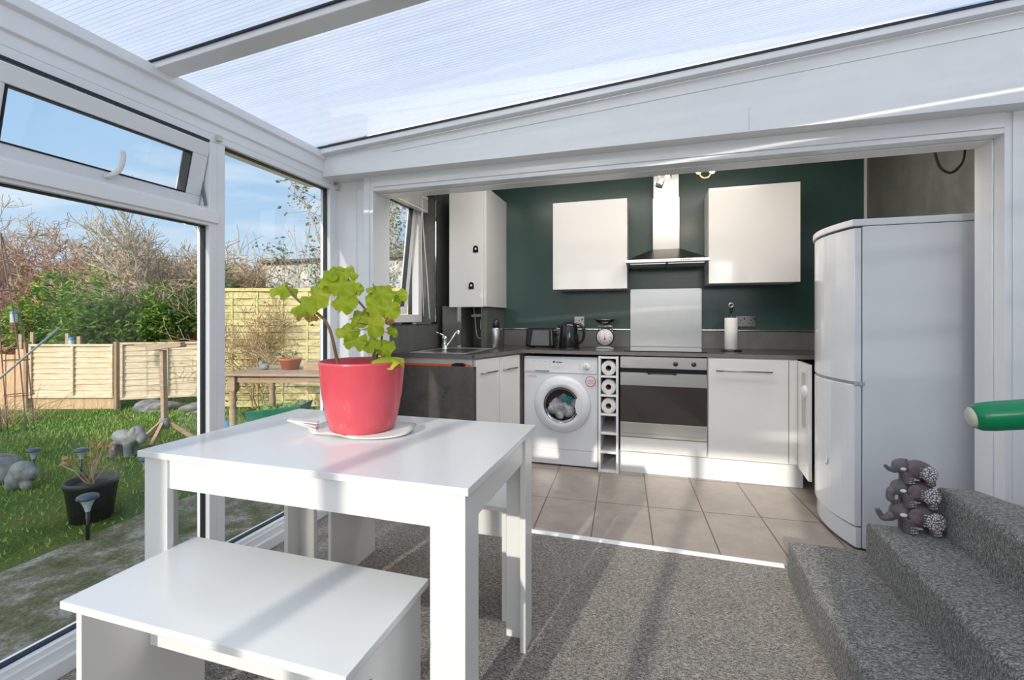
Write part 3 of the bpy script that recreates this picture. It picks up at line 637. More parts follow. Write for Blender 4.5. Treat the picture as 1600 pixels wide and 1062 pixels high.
# sink
sk = thing('sink', 'stainless steel sink with drainer under the side window', 'sink', (-1.38, 3.15, 0.886))
obj('sink_rim', MB().frame(0, 1, 0, 1, 0, 1, 0.01) if False else MB().box(-1.62, -1.19, 2.86, 2.95, 0.8852, 0.890).box(-1.62, -1.19, 3.42, 3.47, 0.8852, 0.890).box(-1.62, -1.58, 2.95, 3.42, 0.8852, 0.890).box(-1.23, -1.19, 2.95, 3.42, 0.8852, 0.890), 'steel', sk, 0.002)
obj('bowl', MB().box(-1.58, -1.23, 2.95, 3.42, 0.8852, 0.8862), 'steel_dark', sk)
tp = thing('mixer_tap', 'chrome mixer tap with swung spout behind the sink', 'tap', (-1.53, 3.15, 0.89))
obj('tap_body', MB().lathe([(0.026, 0.8905), (0.026, 0.897), (0.021, 0.90), (0.020, 0.965), (0.022, 0.97), (0.020, 0.992), (0.0001, 0.996)], (-1.50, 3.20, 0), 20), 'chrome', tp)
obj('spout', MB().tube(crm([(-1.495, 3.20, 0.90), (-1.48, 3.207, 0.925), (-1.45, 3.22, 0.97), (-1.425, 3.235, 1.015), (-1.41, 3.24, 1.025)]), 0.0075, 10).lathe([(0.012, 1.005), (0.013, 1.038), (0.0001, 1.04)], (-1.405, 3.243, 0), 14), 'chrome', tp)
obj('lever', MB().tube([(-1.50, 3.20, 0.99), (-1.525, 3.19, 1.008), (-1.56, 3.18, 1.022)], [0.009, 0.006, 0.007], 8), 'chrome', tp)
# left run base unit
lb = thing('base_cabinet', 'white gloss two-door base cabinet under the sink', 'cabinet', (-1.4, 3.1, 0))
obj('carcass', MB().prism([(-1.715, 2.835), (-1.14, 2.855), (-0.985, 3.415), (-0.985, 4.0), (-1.715, 4.0)], 0.0, 0.857), 'white_panel', lb, 0.001)
def sk_door(y0, y1):
    fx = lambda y: -1.135+(y-2.855)*(0.155/0.565)+0.004
    return MB().prism([(fx(y0), y0), (fx(y0)+0.018, y0-0.002), (fx(y1)+0.018, y1-0.002), (fx(y1), y1)], 0.13, 0.848)
for a, b, h0, h1 in ((2.86, 3.137, 2.90, 3.10), (3.141, 3.412, 3.17, 3.36)):
    dr = obj('door', sk_door(a, b), 'gloss_door', lb, 0.001)
    fx = lambda y: -1.135+(y-2.855)*(0.155/0.565)+0.034
    obj('handle', MB().tube([(fx(h0), h0, 0.752), (fx(h1), h1, 0.752)], 0.005, 8).tube([(fx(h0+.02), h0+.02, 0.752), (fx(h0+.02)-0.014, h0+.02, 0.752)], 0.004, 6).tube([(fx(h1-.02), h1-.02, 0.752), (fx(h1-.02)-0.014, h1-.02, 0.752)], 0.004, 6), 'dark_chrome', dr)
bd = thing('grey_board', 'dark slate effect board leaning on the end of the sink cabinet', 'board', (-1.4, 2.77, 0))
obj('board_panel', MB().box(-1.715, -1.086, 2.765, 2.797, 0.001, 0.812), 'slate_board', bd, 0.002)
obj('board_edge', MB().box(-1.0855, -1.083, 2.766, 2.796, 0.001, 0.812), 'plastic_black', bd)
cl = thing('orange_clamp', 'long orange clamp bar with black grips lying on the grey board', 'clamp', (-1.4, 2.78, 0.813))
obj('bar', MB().box(-1.66, -1.115, 2.768, 2.782, 0.8125, 0.826), 'orange', cl, 0.001)
obj('grip', MB().box(-1.245, -1.15, 2.762, 2.79, 0.8145, 0.830).box(-1.225, -1.17, 2.762, 2.79, 0.8300, 0.835), 'plastic_black', cl, 0.003)
obj('grip', MB().box(-1.70, -1.62, 2.762, 2.79, 0.8145, 0.830), 'plastic_black', cl, 0.003)
# washing machine
WX, WY = -0.645, 3.44
wm = thing('washing_machine', 'white front-loading washing machine with laundry behind its round door', 'washing machine', (WX, 3.72, 0))
x0, x1 = -0.935, -0.362
obj('casing', MB().box(x0, x1, WY+0.006, 3.98, 0.010, 0.835), 'appliance', wm, 0.008)
obj('front_panel', MB().box(x0+0.004, x1-0.004, WY, WY+0.0055, 0.13, 0.705), 'appliance', wm, 0.002)
obj('kick_panel', MB().box(x0+0.004, x1-0.004, WY+0.001, WY+0.0055, 0.012, 0.124), 'appliance', wm, 0.002)
cpn = obj('control_panel', MB().prism([(WY+0.0055, 0.711), (WY-0.004, 0.713), (WY-0.002, 0.815), (WY+0.0055, 0.828)], x0+0.004, x1-0.004, 'x'), 'appliance', wm, 0.002)
obj('detergent_drawer', MB().box(x0+0.02, x0+0.205, WY-0.008, WY-0.0045, 0.722, 0.812), 'appliance', wm, 0.002)
obj('drawer_grip', MB().box(x0+0.095, x0+0.205, WY-0.0095, WY-0.0082, 0.722, 0.727), 'ink', wm)
kb = obj('dial', MB().lathe([(0.0001, -0.024), (0.020, -0.023), (0.023, -0.010), (0.028, -0.004)], (x1-0.085, WY, 0.764), 24, 'y'), 'appliance', wm)
obj('dial_ridge', MB().box(x1-0.089, x1-0.081, WY-0.031, WY-0.0235, 0.744, 0.784), 'appliance_grey', kb, 0.001)
mk = MB()
mk.lathe([(0.0001, -0.0062), (0.0085, -0.0060)], (x0+0.240, WY+0.0, 0.795), 16, 'y')
for q in range(9): mk.box(x0+0.256+q*0.0055, x0+0.260+q*0.0055, WY-0.0066, WY-0.0035, 0.792, 0.798)
obj('logo', mk, 'ink', wm)
mk = MB()
for q in range(4): mk.box(x0+0.235+q*0.022, x0+0.246+q*0.022, WY-0.0062, WY-0.0035, 0.758, 0.762); mk.box(x0+0.235+q*0.022, x0+0.243+q*0.022, WY-0.0062, WY-0.0035, 0.745, 0.748)
for q in range(3): mk.box(x0+0.07+q*0.045, x0+0.095+q*0.045, WY-0.0092, WY-0.0081, 0.797, 0.800)
for q in range(3): mk.lathe([(0.0001, -0.0062), (0.003, -0.0060)], (x1-0.135, WY, 0.745+q*0.016), 8, 'y')
obj('panel_marks', mk, 'light_ink', wm)
mk = MB()
for q in range(2):
    for r_ in range(6): mk.box(x0+0.035+r_*0.011, x0+0.043+r_*0.011, WY-0.001, WY-0.0001, 0.682-q*0.011, 0.688-q*0.011)
obj('red_print', mk, 'faint_red', wm)
DC = (-0.632, WY, 0.475)
dr = obj('door', MB().lathe([(0.128, -0.030), (0.135, -0.046), (0.165, -0.044), (0.200, -0.030), (0.215, -0.010), (0.218, -0.001), (0.128, -0.001)], DC, 56, 'y', cap=False), 'appliance', wm)
obj('door_glass', MB().lathe([(0.0001, -0.030), (0.06, -0.032), (0.105, -0.036), (0.127, -0.038)], DC, 40, 'y', cap=False), 'glass', dr)
obj('door_bezel', MB().lathe([(0.118, -0.040), (0.129, -0.047), (0.1345, -0.0475)], DC, 48, 'y', cap=False), 'dark_chrome', dr)
obj('drum', MB().lathe([(0.1279, -0.002), (0.12, -0.0015), (0.0001, -0.0012)], DC, 40, 'y', cap=False), 'plastic_black', wm)
lu = MB()
for q in range(26):
    a = random.uniform(0, 6.28); r_ = random.uniform(0.02, 0.095)
    lu.ell((DC[0]+r_*math.cos(a), WY-0.012, DC[2]-0.012+r_*math.sin(a)*0.85), (random.uniform(0.03, 0.05), 0.014, random.uniform(0.022, 0.038)), (0, a, 0), 14, 8)
obj('clothes', lu, 'laundry', wm); obj('clothes', MB().ell((DC[0]+0.03, WY-0.016, DC[2]+0.038), (0.062, 0.012, 0.030), (0, -0.2, 0)).ell((DC[0]+0.055, WY-0.016, DC[2]+0.02), (0.04, 0.012, 0.022)), 'laundry_teal', wm)
obj('door_grip', MB().prism([(0.130, 0.075), (0.112, 0.045), (0.104, 0.0), (0.112, -0.05), (0.13, -0.075), (0.152, -0.05), (0.158, 0.0), (0.15, 0.05)], -0.0485, -0.038, 'y', Matrix.Translation(DC)), 'appliance', dr, 0.003)
sx_, sz_ = x1-0.055, 0.655
st_ = obj('sticker', MB().lathe([(0.0001, -0.0012), (0.040, -0.001)], (sx_, WY, sz_), 32, 'y'), 'white_plastic', wm)
rg = MB().lathe([(0.0355, -0.0016), (0.040, -0.0016)], (sx_, WY, sz_), 32, 'y', cap=False)
for q in range(3): rg.box(sx_-0.024, sx_+0.024, WY-0.0016, WY-0.0012, sz_-0.016+q*0.011, sz_-0.0135+q*0.011)
obj('red_ring', rg, 'red', st_)
# end rack with kitchen rolls
rk = thing('wine_rack', 'narrow white six-cell rack holding three kitchen rolls beside the washer', 'rack', (-0.281, 3.6, 0))
rx0, rx1 = -0.353, -0.210; fr_ = MB(); fr_.box(rx0, rx0+0.016, 3.385, 3.96, 0, 0.850); fr_.box(rx1-0.016, rx1, 3.385, 3.96, 0, 0.850)
obj('side_panel', MB().box(rx0, rx0+0.016, 3.385, 3.96, 0, 0.850), 'white_panel', rk, 0.001); obj('side_panel', MB().box(rx1-0.016, rx1, 3.385, 3.96, 0, 0.850), 'white_panel', rk, 0.001)
zc = [0.001, 0.140, 0.278, 0.417, 0.556, 0.695, 0.834]
for z in zc: obj('shelf', MB().box(rx0+0.0165, rx1-0.0165, 3.387, 3.94, z, z+0.014), 'white_panel', rk, 0.001)
obj('back_panel', MB().box(rx0+0.0165, rx1-0.0165, 3.941, 3.955, 0.02, 0.83), 'white_panel', rk)
def roll(z, lab):
    t = thing('kitchen_roll', lab, 'paper roll', (-0.2815, 3.40, z), group='kitchen rolls in the rack')
    obj('paper', MB().lathe([(0.021, 0.002), (0.050, 0), (0.0535, 0.004), (0.0535, 0.226), (0.021, 0.228)], (0, 0, 0.0545), 32, 'y', cap=False), 'paper', t, local=True)
    obj('core', MB().lathe([(0.0208, 0.002), (0.0195, 0.002), (0.0190, 0.226)], (0, 0, 0.0545), 24, 'y', cap=False), 'cardboard', t, local=True)
for z, w_ in ((0.709, 'top'), (0.570, 'second highest'), (0.431, 'third highest')): roll(z, 'white kitchen roll in the %s cell of the narrow rack' % w_)
# oven
ov = thing('oven', 'built-in stainless steel electric oven with dark glass door', 'oven', (0.095, 3.65, 0.27))
ox0, ox1, oy = -0.197, 0.388, 3.418
obj('oven_body', MB().box(ox0, ox1, oy+0.006, 3.95, 0.270, 0.852), 'steel_dark', ov)
op = obj('control_panel', MB().box(ox0, ox1, oy-0.012, oy+0.0055, 0.770, 0.848), 'steel', ov, 0.002)
for kx in (ox1-0.205, ox1-0.085):
    kk = obj('knob', MB().lathe([(0.0001, -0.020), (0.013, -0.019), (0.0155, -0.004), (0.017, 0)], (kx, oy-0.0125, 0.806), 20, 'y'), 'plastic_black', op)
mk = MB()
for q in range(5): mk.box(ox0+0.09+q*0.017, ox0+0.095+q*0.017, oy-0.0128, oy-0.0121, 0.822, 0.824); mk.box(ox0+0.09+q*0.017, ox0+0.095+q*0.017, oy-0.0128, oy-0.0121, 0.806, 0.808)
mk.box(ox0+0.012, ox0+0.035, oy-0.0128, oy-0.0121, 0.780, 0.783)
obj('panel_print', mk, 'ink', op)
obj('vent_gap', MB().box(ox0, ox1, oy-0.002, oy+0.0055, 0.738, 0.768), 'plastic_black', ov)
od = obj('oven_door', MB().box(ox0, ox1, oy-0.016, oy+0.0055, 0.645, 0.735).box(ox0, ox1, oy-0.016, oy+0.0055, 0.300, 0.378), 'steel', ov, 0.002)
obj('door_glass', MB().box(ox0, ox1, oy-0.014, oy+0.0055, 0.379, 0.644), 'oven_glass', od)
hb = MB().box(ox0+0.19, ox0+0.385, oy-0.045, oy-0.030, 0.733, 0.745); hb.box(ox0+0.19, ox0+0.21, oy-0.03, oy-0.0165, 0.728, 0.742); hb.box(ox0+0.365, ox0+0.385, oy-0.03, oy-0.0165, 0.728, 0.742)
obj('handle', hb, 'plastic_black', od, 0.004)
obj('bottom_seal', MB().box(ox0, ox1, oy-0.010, oy+0.0055, 0.274, 0.298), 'steel', ov)
# base unit below oven and right base unit
fill = thing('oven_housing', 'white filler panel beneath the oven', 'cabinet panel', (0.095, 3.6, 0.16))
obj('filler_panel', MB().box(ox0, ox1, 3.412, 3.430, 0.165, 0.268), 'gloss_door', fill, 0.001)
bc = thing('base_cabinet', 'white gloss single-door base cabinet right of the oven', 'cabinet', (0.65, 3.7, 0.16))
obj('carcass', MB().box(0.394, 0.946, 3.434, 4.0, 0.160, 0.857), 'white_panel', bc, 0.001)
dr = obj('door', MB().box(0.398, 0.888, 3.412, 3.4335, 0.163, 0.850), 'gloss_door', bc, 0.0015)
obj('filler_post', MB().box(0.892, 0.943, 3.414, 3.4335, 0.163, 0.850), 'gloss_door', bc, 0.001)
obj('handle', MB().tube([(0.442, 3.385, 0.770), (0.790, 3.385, 0.770)], 0.005, 10).tube([(0.47, 3.385, 0.77), (0.47, 3.4115, 0.77)], 0.004, 8).tube([(0.76, 3.385, 0.77), (0.76, 3.4115, 0.77)], 0.004, 8), 'dark_chrome', dr)
struct('trim_20', MB().box(-0.207, 0.985, 3.456, 3.472, 0.0, 0.160), 'white_panel', 'white plinth below the oven and right base cabinet', 'plinth')
# open end door near the fridge
ed = thing('open_cabinet_door', 'white cabinet door standing open beside the fridge freezer', 'door', (0.94, 3.27, 0.14))
D0 = Vector((0.950, 3.405, 0)); D1 = Vector((0.928, 3.125, 0))
obj('door_panel', MB().beam(D0+Vector((0, 0, 0.50)), D1+Vector((0, 0, 0.50)), 0.018, 0.70), 'gloss_door', ed, 0.001)
dd = (D1-D0).normalized(); nn_ = Vector((-1, 0.08, 0)).normalized()
q0 = D0+dd*0.12+nn_*0.011; q1 = D0+dd*0.20+nn_*0.011
obj('grey_vent', MB().beam(q0+Vector((0, 0, 0.62)), q1+Vector((0, 0, 0.62)), 0.003, 0.34), 'appliance_grey', ed)
c_ = D0+dd*0.195+nn_*0.012
obj('round_knob', MB().lathe([(0.042, 0.004), (0.040, -0.004), (0.034, -0.010), (0.0001, -0.012)], (c_.x, c_.y, 0.675), 24, 'x'), 'white_plastic', ed)
# wall cabinets
def wallcab(x0, x1, y0, z0, z1, label, name='wall_cabinet'):
    t = thing(name, label, 'cabinet', ((x0+x1)/2, 3.9, z0), group='white gloss wall cabinets')
    obj('carcass', MB().box(x0+0.002, x1-0.002, y0+0.02, 4.028, z0+0.002, z1), 'white_panel', t, 0.001)
    obj('door', MB().box(x0, x1, y0, y0+0.0195, z0, z1), 'gloss_door', t, 0.0015)
wallcab(-0.762, -0.163, 3.725, 1.367, 2.085, 'white gloss wall cabinet left of the cooker hood')
wallcab(0.436, 1.045, 3.725, 1.392, 2.112, 'white gloss wall cabinet right of the cooker hood')
bx = thing('boiler_cupboard', 'tall white corner wall cupboard with two black locks', 'cupboard', (-1.43, 3.75, 1.22))
obj('carcass', MB().box(-1.582, -1.280, 3.485, 4.028, 1.232, 2.20), 'white_panel', bx, 0.001)
obj('side_panel', MB().box(-1.2795, -1.262, 3.478, 4.028, 1.225, 2.20), 'gloss_door', bx, 0.001)
dr = obj('door', MB().box(-1.582, -1.284, 3.463, 3.4845, 1.222, 2.20), 'gloss_door', bx, 0.0015)
for lx, lz in ((-1.347, 1.692), (-1.385, 1.395)):
    ar = [(lx-0.022, lz-0.027), (lx+0.022, lz-0.027), (lx+0.022, lz+0.008)] + [(lx+0.022*math.cos(a), lz+0.008+0.022*math.sin(a)) for a in (0.5, 1.0, 1.57, 2.1, 2.6)] + [(lx-0.022, lz+0.008)]
    lk = obj('lock', MB().prism(ar, 3.457, 3.4628, 'y'), 'plastic_black', dr, 0.001)
    obj('lock_barrel', MB().box(lx-0.005, lx+0.008, 3.453, 3.4569, lz-0.006, lz+0.010), 'white_plastic', lk)
# pipes, socket under the boiler cupboard
pw = thing('waste_pipe', 'white pipe elbow below the corner wall cupboard', 'pipe', (-1.4, 3.75, 1.2))
obj('pipe_run', MB().tube([(-1.36, 3.68, 1.222), (-1.36, 3.68, 1.155)], 0.013, 12).tube([(-1.36, 3.68, 1.155), (-1.47, 3.68, 1.15)], 0.013, 12).ell((-1.36, 3.68, 1.155), (0.016, 0.016, 0.016)), 'white_plastic', pw)
ws = thing('switch_box', 'white switched spur box with a looping white flex', 'switch', (-1.385, 3.78, 1.03))
obj('box', MB().box(-1.425, -1.345, 3.765, 3.799, 1.03, 1.12), 'white_plastic', ws, 0.004)
obj('flex', MB().tube(crm([(-1.475, 3.74, 1.222), (-1.46, 3.74, 1.12), (-1.455, 3.75, 1.03), (-1.44, 3.75, 0.965), (-1.41, 3.75, 0.955), (-1.395, 3.76, 0.99), (-1.39, 3.77, 1.03)]), 0.0055, 8), 'white_plastic', ws)
# cooker hood
hd_ = thing('cooker_hood', 'stainless steel chimney cooker hood above the hob', 'cooker hood', (0.13, 3.85, 1.55))
hx0, hx1 = -0.167, 0.428; hc = 0.133
obj('canopy', MB().add([(hx0, 3.60, 1.575), (hx1, 3.60, 1.575), (hx1, 4.028, 1.575), (hx0, 4.028, 1.575), (hc-0.105, 3.79, 1.675), (hc+0.105, 3.79, 1.675), (hc+0.105, 4.028, 1.675), (hc-0.105, 4.028, 1.675)],
    [(3,2,1,0),(4,5,6,7),(0,1,5,4),(1,2,6,5),(2,3,7,6),(3,0,4,7)]), 'steel_dark', hd_, 0.001)
obj('rim', MB().box(hx0-0.002, hx1+0.002, 3.592, 4.028, 1.552, 1.5745), 'steel', hd_, 0.002)
obj('filter', MB().box(hx0+0.03, hc-0.008, 3.64, 4.0, 1.543, 1.5515).box(hc+0.008, hx1-0.03, 3.64, 4.0, 1.543, 1.5515), 'steel', hd_, 0.001)
mk = MB()
for q in range(5): mk.lathe([(0.0001, -0.002), (0.004, 0)], (hc+0.10+q*0.016, 3.5915, 1.5635), 10, 'y')
obj('button', mk, 'plastic_black', hd_)
obj('chimney_duct', MB().box(hc-0.100, hc+0.100, 3.800, 4.028, 1.676, 2.085), 'steel_v', hd_, 0.002)
obj('upper_duct', MB().box(hc-0.095, hc+0.095, 3.805, 4.028, 2.0855, 2.42), 'steel_v', hd_, 0.002)
# spot light fitting
slf = thing('spotlight_bar', 'chrome ceiling spotlight bar with glowing halogen lamps', 'ceiling light', (0.2, 3.15, 2.41))
obj('bar', MB().tube([(-0.12, 3.2, 2.20), (0.42, 3.2, 2.20)], 0.008, 8).tube([(0.15, 3.2, 2.20), (0.15, 3.2, 2.419)], 0.008, 8), 'chrome', slf)
def spot(x, z, dx, lit):
    h = obj('lamp_head', MB().tube([(x, 3.2, 2.195), (x+dx*0.4, 3.19, z+0.055)], 0.005, 8).lathe([(0.012, 0.055), (0.022, 0.04), (0.026, 0.0), (0.024, 0.0)], (0, 0, 0), 20, mat=Matrix.Translation((x+dx*0.4, 3.19, z+0.0)) @ Matrix.Rotation(R(20), 4, 'Y')), 'chrome', slf)
    if lit:
        obj('bulb', MB().ell((x+dx*0.4, 3.185, z+0.0), (0.017, 0.017, 0.017)), 'bulb', h)
        l = bpy.data.lights.new('halogen_lamp', 'POINT'); l.energy = 1.2; l.color = (1, 0.8, 0.58); l.shadow_soft_size = 0.03
        o = bpy.data.objects.new('halogen_lamp', l); link(o); o.location = (x+dx*0.4, 3.12, z-0.06)
spot(0.121, 2.070, 0, True); spot(0.065, 2.005, 0, False)
spot(0.315, 2.085, -0.01, True); spot(0.385, 2.080, 0.02, True)
obj('curved_arm', MB().tube(crm([(0.315, 3.18, 2.10), (0.32, 3.17, 2.055), (0.345, 3.17, 2.035), (0.375, 3.17, 2.045), (0.39, 3.18, 2.085)]), 0.004, 8), 'brass', slf)
tag(obj('black_cable', MB().tube(crm([(1.278, 2.60, 1.98), (1.280, 2.60, 1.90), (1.30, 2.60, 1.83), (1.335, 2.60, 1.803), (1.365, 2.60, 1.82), (1.388, 2.60, 1.87), (1.390, 2.60, 1.98)]), 0.006, 8).tube([(1.278, 2.60, 1.98), (1.278, 2.49, 2.1)], 0.006, 8).tube([(1.390, 2.60, 1.98), (1.39, 2.49, 2.1)], 0.006, 8), 'cable_black', None, loc=(1.33, 2.6, 2.1)), 'loop of black cable hanging above the fridge freezer', 'cable')
# fridge freezer
fz = thing('fridge_freezer', 'tall white fridge freezer with two curved doors seen from its side', 'fridge freezer', (0.985, 2.60, 0))
FY0, FY1 = 2.595, 3.14
def arc(xa, xm, y0, y1, n_=14): return [(xa + (xm-xa)*(1-((2*i/n_)-1)**2), y0+(y1-y0)*i/n_) for i in range(n_+1)]
obj('body', MB().box(0.992, 1.545, FY0, FY1, 0.015, 1.575), 'fridge_white', fz, 0.004)
obj('top_cover', MB().prism(arc(0.950, 0.895, FY0-0.003, FY1+0.003)[::-1] + [(1.548, FY0-0.003), (1.548, FY1+0.003)], 1.577, 1.610), 'fridge_white', fz, 0.004)
def fdoor(z0, z1): return MB().prism(arc(0.958, 0.902, FY0+0.002, FY1-0.002)[::-1] + [(0.988, FY0+0.002), (0.988, FY1-0.002)], z0, z1)
obj('fridge_door', fdoor(0.820, 1.568), 'fridge_white', fz, 0.004)
fd = obj('freezer_door', fdoor(0.12, 0.806), 'fridge_white', fz, 0.004)
obj('door_gap', MB().prism(arc(0.968, 0.915, FY0+0.006, FY1-0.006)[::-1] + [(0.99, FY0+0.006), (0.99, FY1-0.006)], 0.8065, 0.8195), 'appliance_grey', fz)
obj('kick_panel', MB().prism(arc(0.965, 0.915, FY0+0.004, FY1-0.004)[::-1] + [(0.988, FY0+0.004), (0.988, FY1-0.004)], 0.015, 0.112), 'fridge_white', fz, 0.003)
obj('hinge', MB().box(0.955, 1.0, FY0-0.006, FY0-0.0005, 0.803, 0.823), 'appliance_grey', fz, 0.002)
obj('badge', MB().lathe([(0.024, 0.0), (0.024, -0.002), (0.019, -0.0025), (0.0001, -0.001)], (0.9045, 2.80, 0.38), 24, 'x'), 'fridge_white', fd)

# worktop items
th = thing('vacuum_flask', 'steel vacuum flask with a black cap in the worktop corner', 'flask', (-1.185, 3.50, 0.8855))
obj('flask_body', MB().lathe([(0.030, 0.886), (0.032, 0.889), (0.032, 1.045), (0.028, 1.053), (0.0001, 1.053)], (-1.185, 3.50, 0), 28), 'steel_v', th)
obj('cap', MB().lathe([(0.028, 1.0535), (0.030, 1.058), (0.028, 1.10), (0.020, 1.12), (0.0001, 1.124)], (-1.185, 3.50, 0), 24), 'plastic_black', th)
to = thing('toaster', 'black two-slot toaster with chrome side beside the kettle', 'toaster', (-0.86, 3.74, 0.8855), rotz=R(-4))
def rbx(mb, w, d_, z0, z1, tap, mat=None):
    mb.add([(-w, -d_, z0), (w, -d_, z0), (w, d_, z0), (-w, d_, z0), (-w*tap, -d_*tap, z1), (w*tap, -d_*tap, z1), (w*tap, d_*tap, z1), (-w*tap, d_*tap, z1)], [(3,2,1,0),(4,5,6,7),(0,1,5,4),(1,2,6,5),(2,3,7,6),(3,0,4,7)], mat=mat); return mb
obj('toaster_body', rbx(MB(), 0.125, 0.075, 0.008, 0.165, 0.92), 'plastic_black', to, 0.018, local=True, seg=4)
obj('chrome_side', MB().add([(-0.075, -0.0755, 0.02), (0.085, -0.0755, 0.02), (0.08, -0.0705, 0.145), (-0.055, -0.0705, 0.145)], [(0, 1, 2, 3)]).add([(-0.075, -0.074, 0.02), (0.085, -0.074, 0.02), (0.08, -0.069, 0.145), (-0.055, -0.069, 0.145)], [(3, 2, 1, 0)]), 'dark_chrome', to, local=True)
obj('slot', MB().box(-0.085, 0.085, -0.035, -0.015, 0.1645, 0.1665).box(-0.085, 0.085, 0.015, 0.035, 0.1645, 0.1665), 'matt_black', to, local=True)
obj('lever', MB().box(0.124, 0.145, -0.015, 0.015, 0.10, 0.115), 'plastic_black', to, 0.003, local=True)
for fx_ in (-0.10, 0.08): obj('foot', MB().box(fx_, fx_+0.02, -0.06, 0.06, 0, 0.0085), 'matt_black', to, local=True)
obj('power_lead', MB().tube(crm([(0.12, 0.03, 0.06), (0.16, 0.05, 0.03), (0.20, 0.06, 0.008), (0.24, 0.10, 0.006), (0.26, 0.16, 0.03)]), 0.004, 7), 'cable_black', to, local=True)
ke = thing('kettle', 'glossy black electric jug kettle between toaster and scales', 'kettle', (-0.615, 3.66, 0.8855))
obj('jug', MB().lathe([(0.0001, 0.012), (0.078, 0.012), (0.082, 0.02), (0.076, 0.10), (0.066, 0.175), (0.062, 0.195), (0.045, 0.207), (0.0001, 0.210)], (0, 0, 0), 36), 'plastic_black', ke, local=True)
obj('spout', MB().prism([(-0.055, 0.135), (-0.085, 0.175), (-0.103, 0.193), (-0.06, 0.200), (-0.04, 0.19)], -0.022, 0.022, 'y'), 'plastic_black', ke, 0.008, local=True)
obj('handle', MB().tube(crm([(0.045, 0, 0.198), (0.085, 0, 0.195), (0.115, 0, 0.165), (0.120, 0, 0.115), (0.105, 0, 0.065), (0.075, 0, 0.045)]), [0.010]*6+[0.011]*20, 10), 'plastic_black', ke, local=True)
obj('base_plate', MB().lathe([(0.085, 0.0), (0.087, 0.006), (0.080, 0.0115), (0.0001, 0.0115)], (0, 0, 0), 32), 'plastic_black', ke, local=True)
obj('lid_knob', MB().box(-0.02, 0.02, -0.012, 0.012, 0.209, 0.218), 'plastic_black', ke, 0.004, local=True)
sc = thing('kitchen_scales', 'retro dial kitchen scales with dark pan on chrome frame', 'scales', (-0.335, 3.74, 0.8855))
bd_ = obj('dial_case', MB().lathe([(0.0001, -0.034), (0.055, -0.034), (0.068, -0.033), (0.072, -0.028), (0.072, 0.028), (0.066, 0.034), (0.0001, 0.034)], (0, 0, 0.093), 40, 'y'), 'plastic_black', sc, local=True)
obj('dial_face', MB().lathe([(0.0001, -0.0355), (0.064, -0.0355), (0.064, -0.0342)], (0, 0, 0.093), 40, 'y'), 'white_plastic', bd_, local=True)
tk = MB()
for q in range(40):
    a = 2*math.pi*q/40; l0 = 0.052 if q % 5 else 0.047
    tk.beam((l0*math.cos(a), -0.0363, 0.093+l0*math.sin(a)), (0.058*math.cos(a), -0.0363, 0.093+0.058*math.sin(a)), 0.0010, 0.0008, (0, 1, 0))
for q in range(10):
    a = 2*math.pi*q/10; tk.box(0.041*math.cos(a)-0.002, 0.041*math.cos(a)+0.002, -0.0364, -0.0358, 0.093+0.041*math.sin(a)-0.003, 0.093+0.041*math.sin(a)+0.003)
obj('dial_marks', tk, 'ink', bd_, local=True)
obj('pointer', MB().prism([(-0.0035, 0.07), (0.0035, 0.07), (0.0012, 0.128), (-0.0012, 0.128)], -0.0378, -0.0366, 'y').lathe([(0.0001, -0.0385), (0.007, -0.038), (0.008, -0.0366)], (0, 0, 0.080), 14, 'y'), 'red', bd_, local=True)
obj('base', MB().prism([(-0.075, 0), (0.075, 0), (0.072, 0.010), (0.04, 0.022), (-0.04, 0.022), (-0.072, 0.010)], -0.055, 0.055, 'y'), 'dark_chrome', sc, 0.003, local=True)
obj('support_frame', MB().tube([(-0.052, -0.03, 0.15), (-0.055, -0.03, 0.182), (0.055, -0.03, 0.182), (0.052, -0.03, 0.15)], 0.003, 8).tube([(-0.052, 0.03, 0.15), (-0.055, 0.03, 0.182), (0.055, 0.03, 0.182), (0.052, 0.03, 0.15)], 0.003, 8).tube([(0, 0, 0.160), (0, 0, 0.196)], 0.012, 10), 'chrome', sc, local=True)
obj('pan', MB().lathe([(0.0001, 0.192), (0.035, 0.194), (0.065, 0.208), (0.090, 0.232), (0.092, 0.236), (0.088, 0.235), (0.06, 0.212), (0.0001, 0.198)], (0, 0, 0), 36, cap=False), 'dark_chrome', sc, local=True)
kt = thing('towel_holder', 'kitchen towel roll on a black stand by the double socket', 'towel holder', (0.59, 3.72, 0.8855))
obj('stand', MB().lathe([(0.072, 0.0), (0.074, 0.006), (0.066, 0.012), (0.0001, 0.012)], (0, 0, 0), 32).tube([(0, 0, 0.012), (0, 0, 0.318)], 0.0075, 10).lathe([(0.012, 0.296), (0.012, 0.325)], (0, 0, 0), 14), 'plastic_black', kt, local=True)
rgm = MB(); rgm.tube([(0.015*math.cos(a), 0, 0.342+0.015*math.sin(a)) for a in [2*math.pi*q/20 for q in range(21)]], 0.004, 8, False)
obj('ring', rgm, 'chrome', kt, local=True)
obj('towel_roll', MB().lathe([(0.012, 0.245), (0.042, 0.247), (0.045, 0.243), (0.045, 0.016), (0.042, 0.013), (0.012, 0.013)], (0, 0, 0), 36, cap=False), 'paper', kt, local=True)
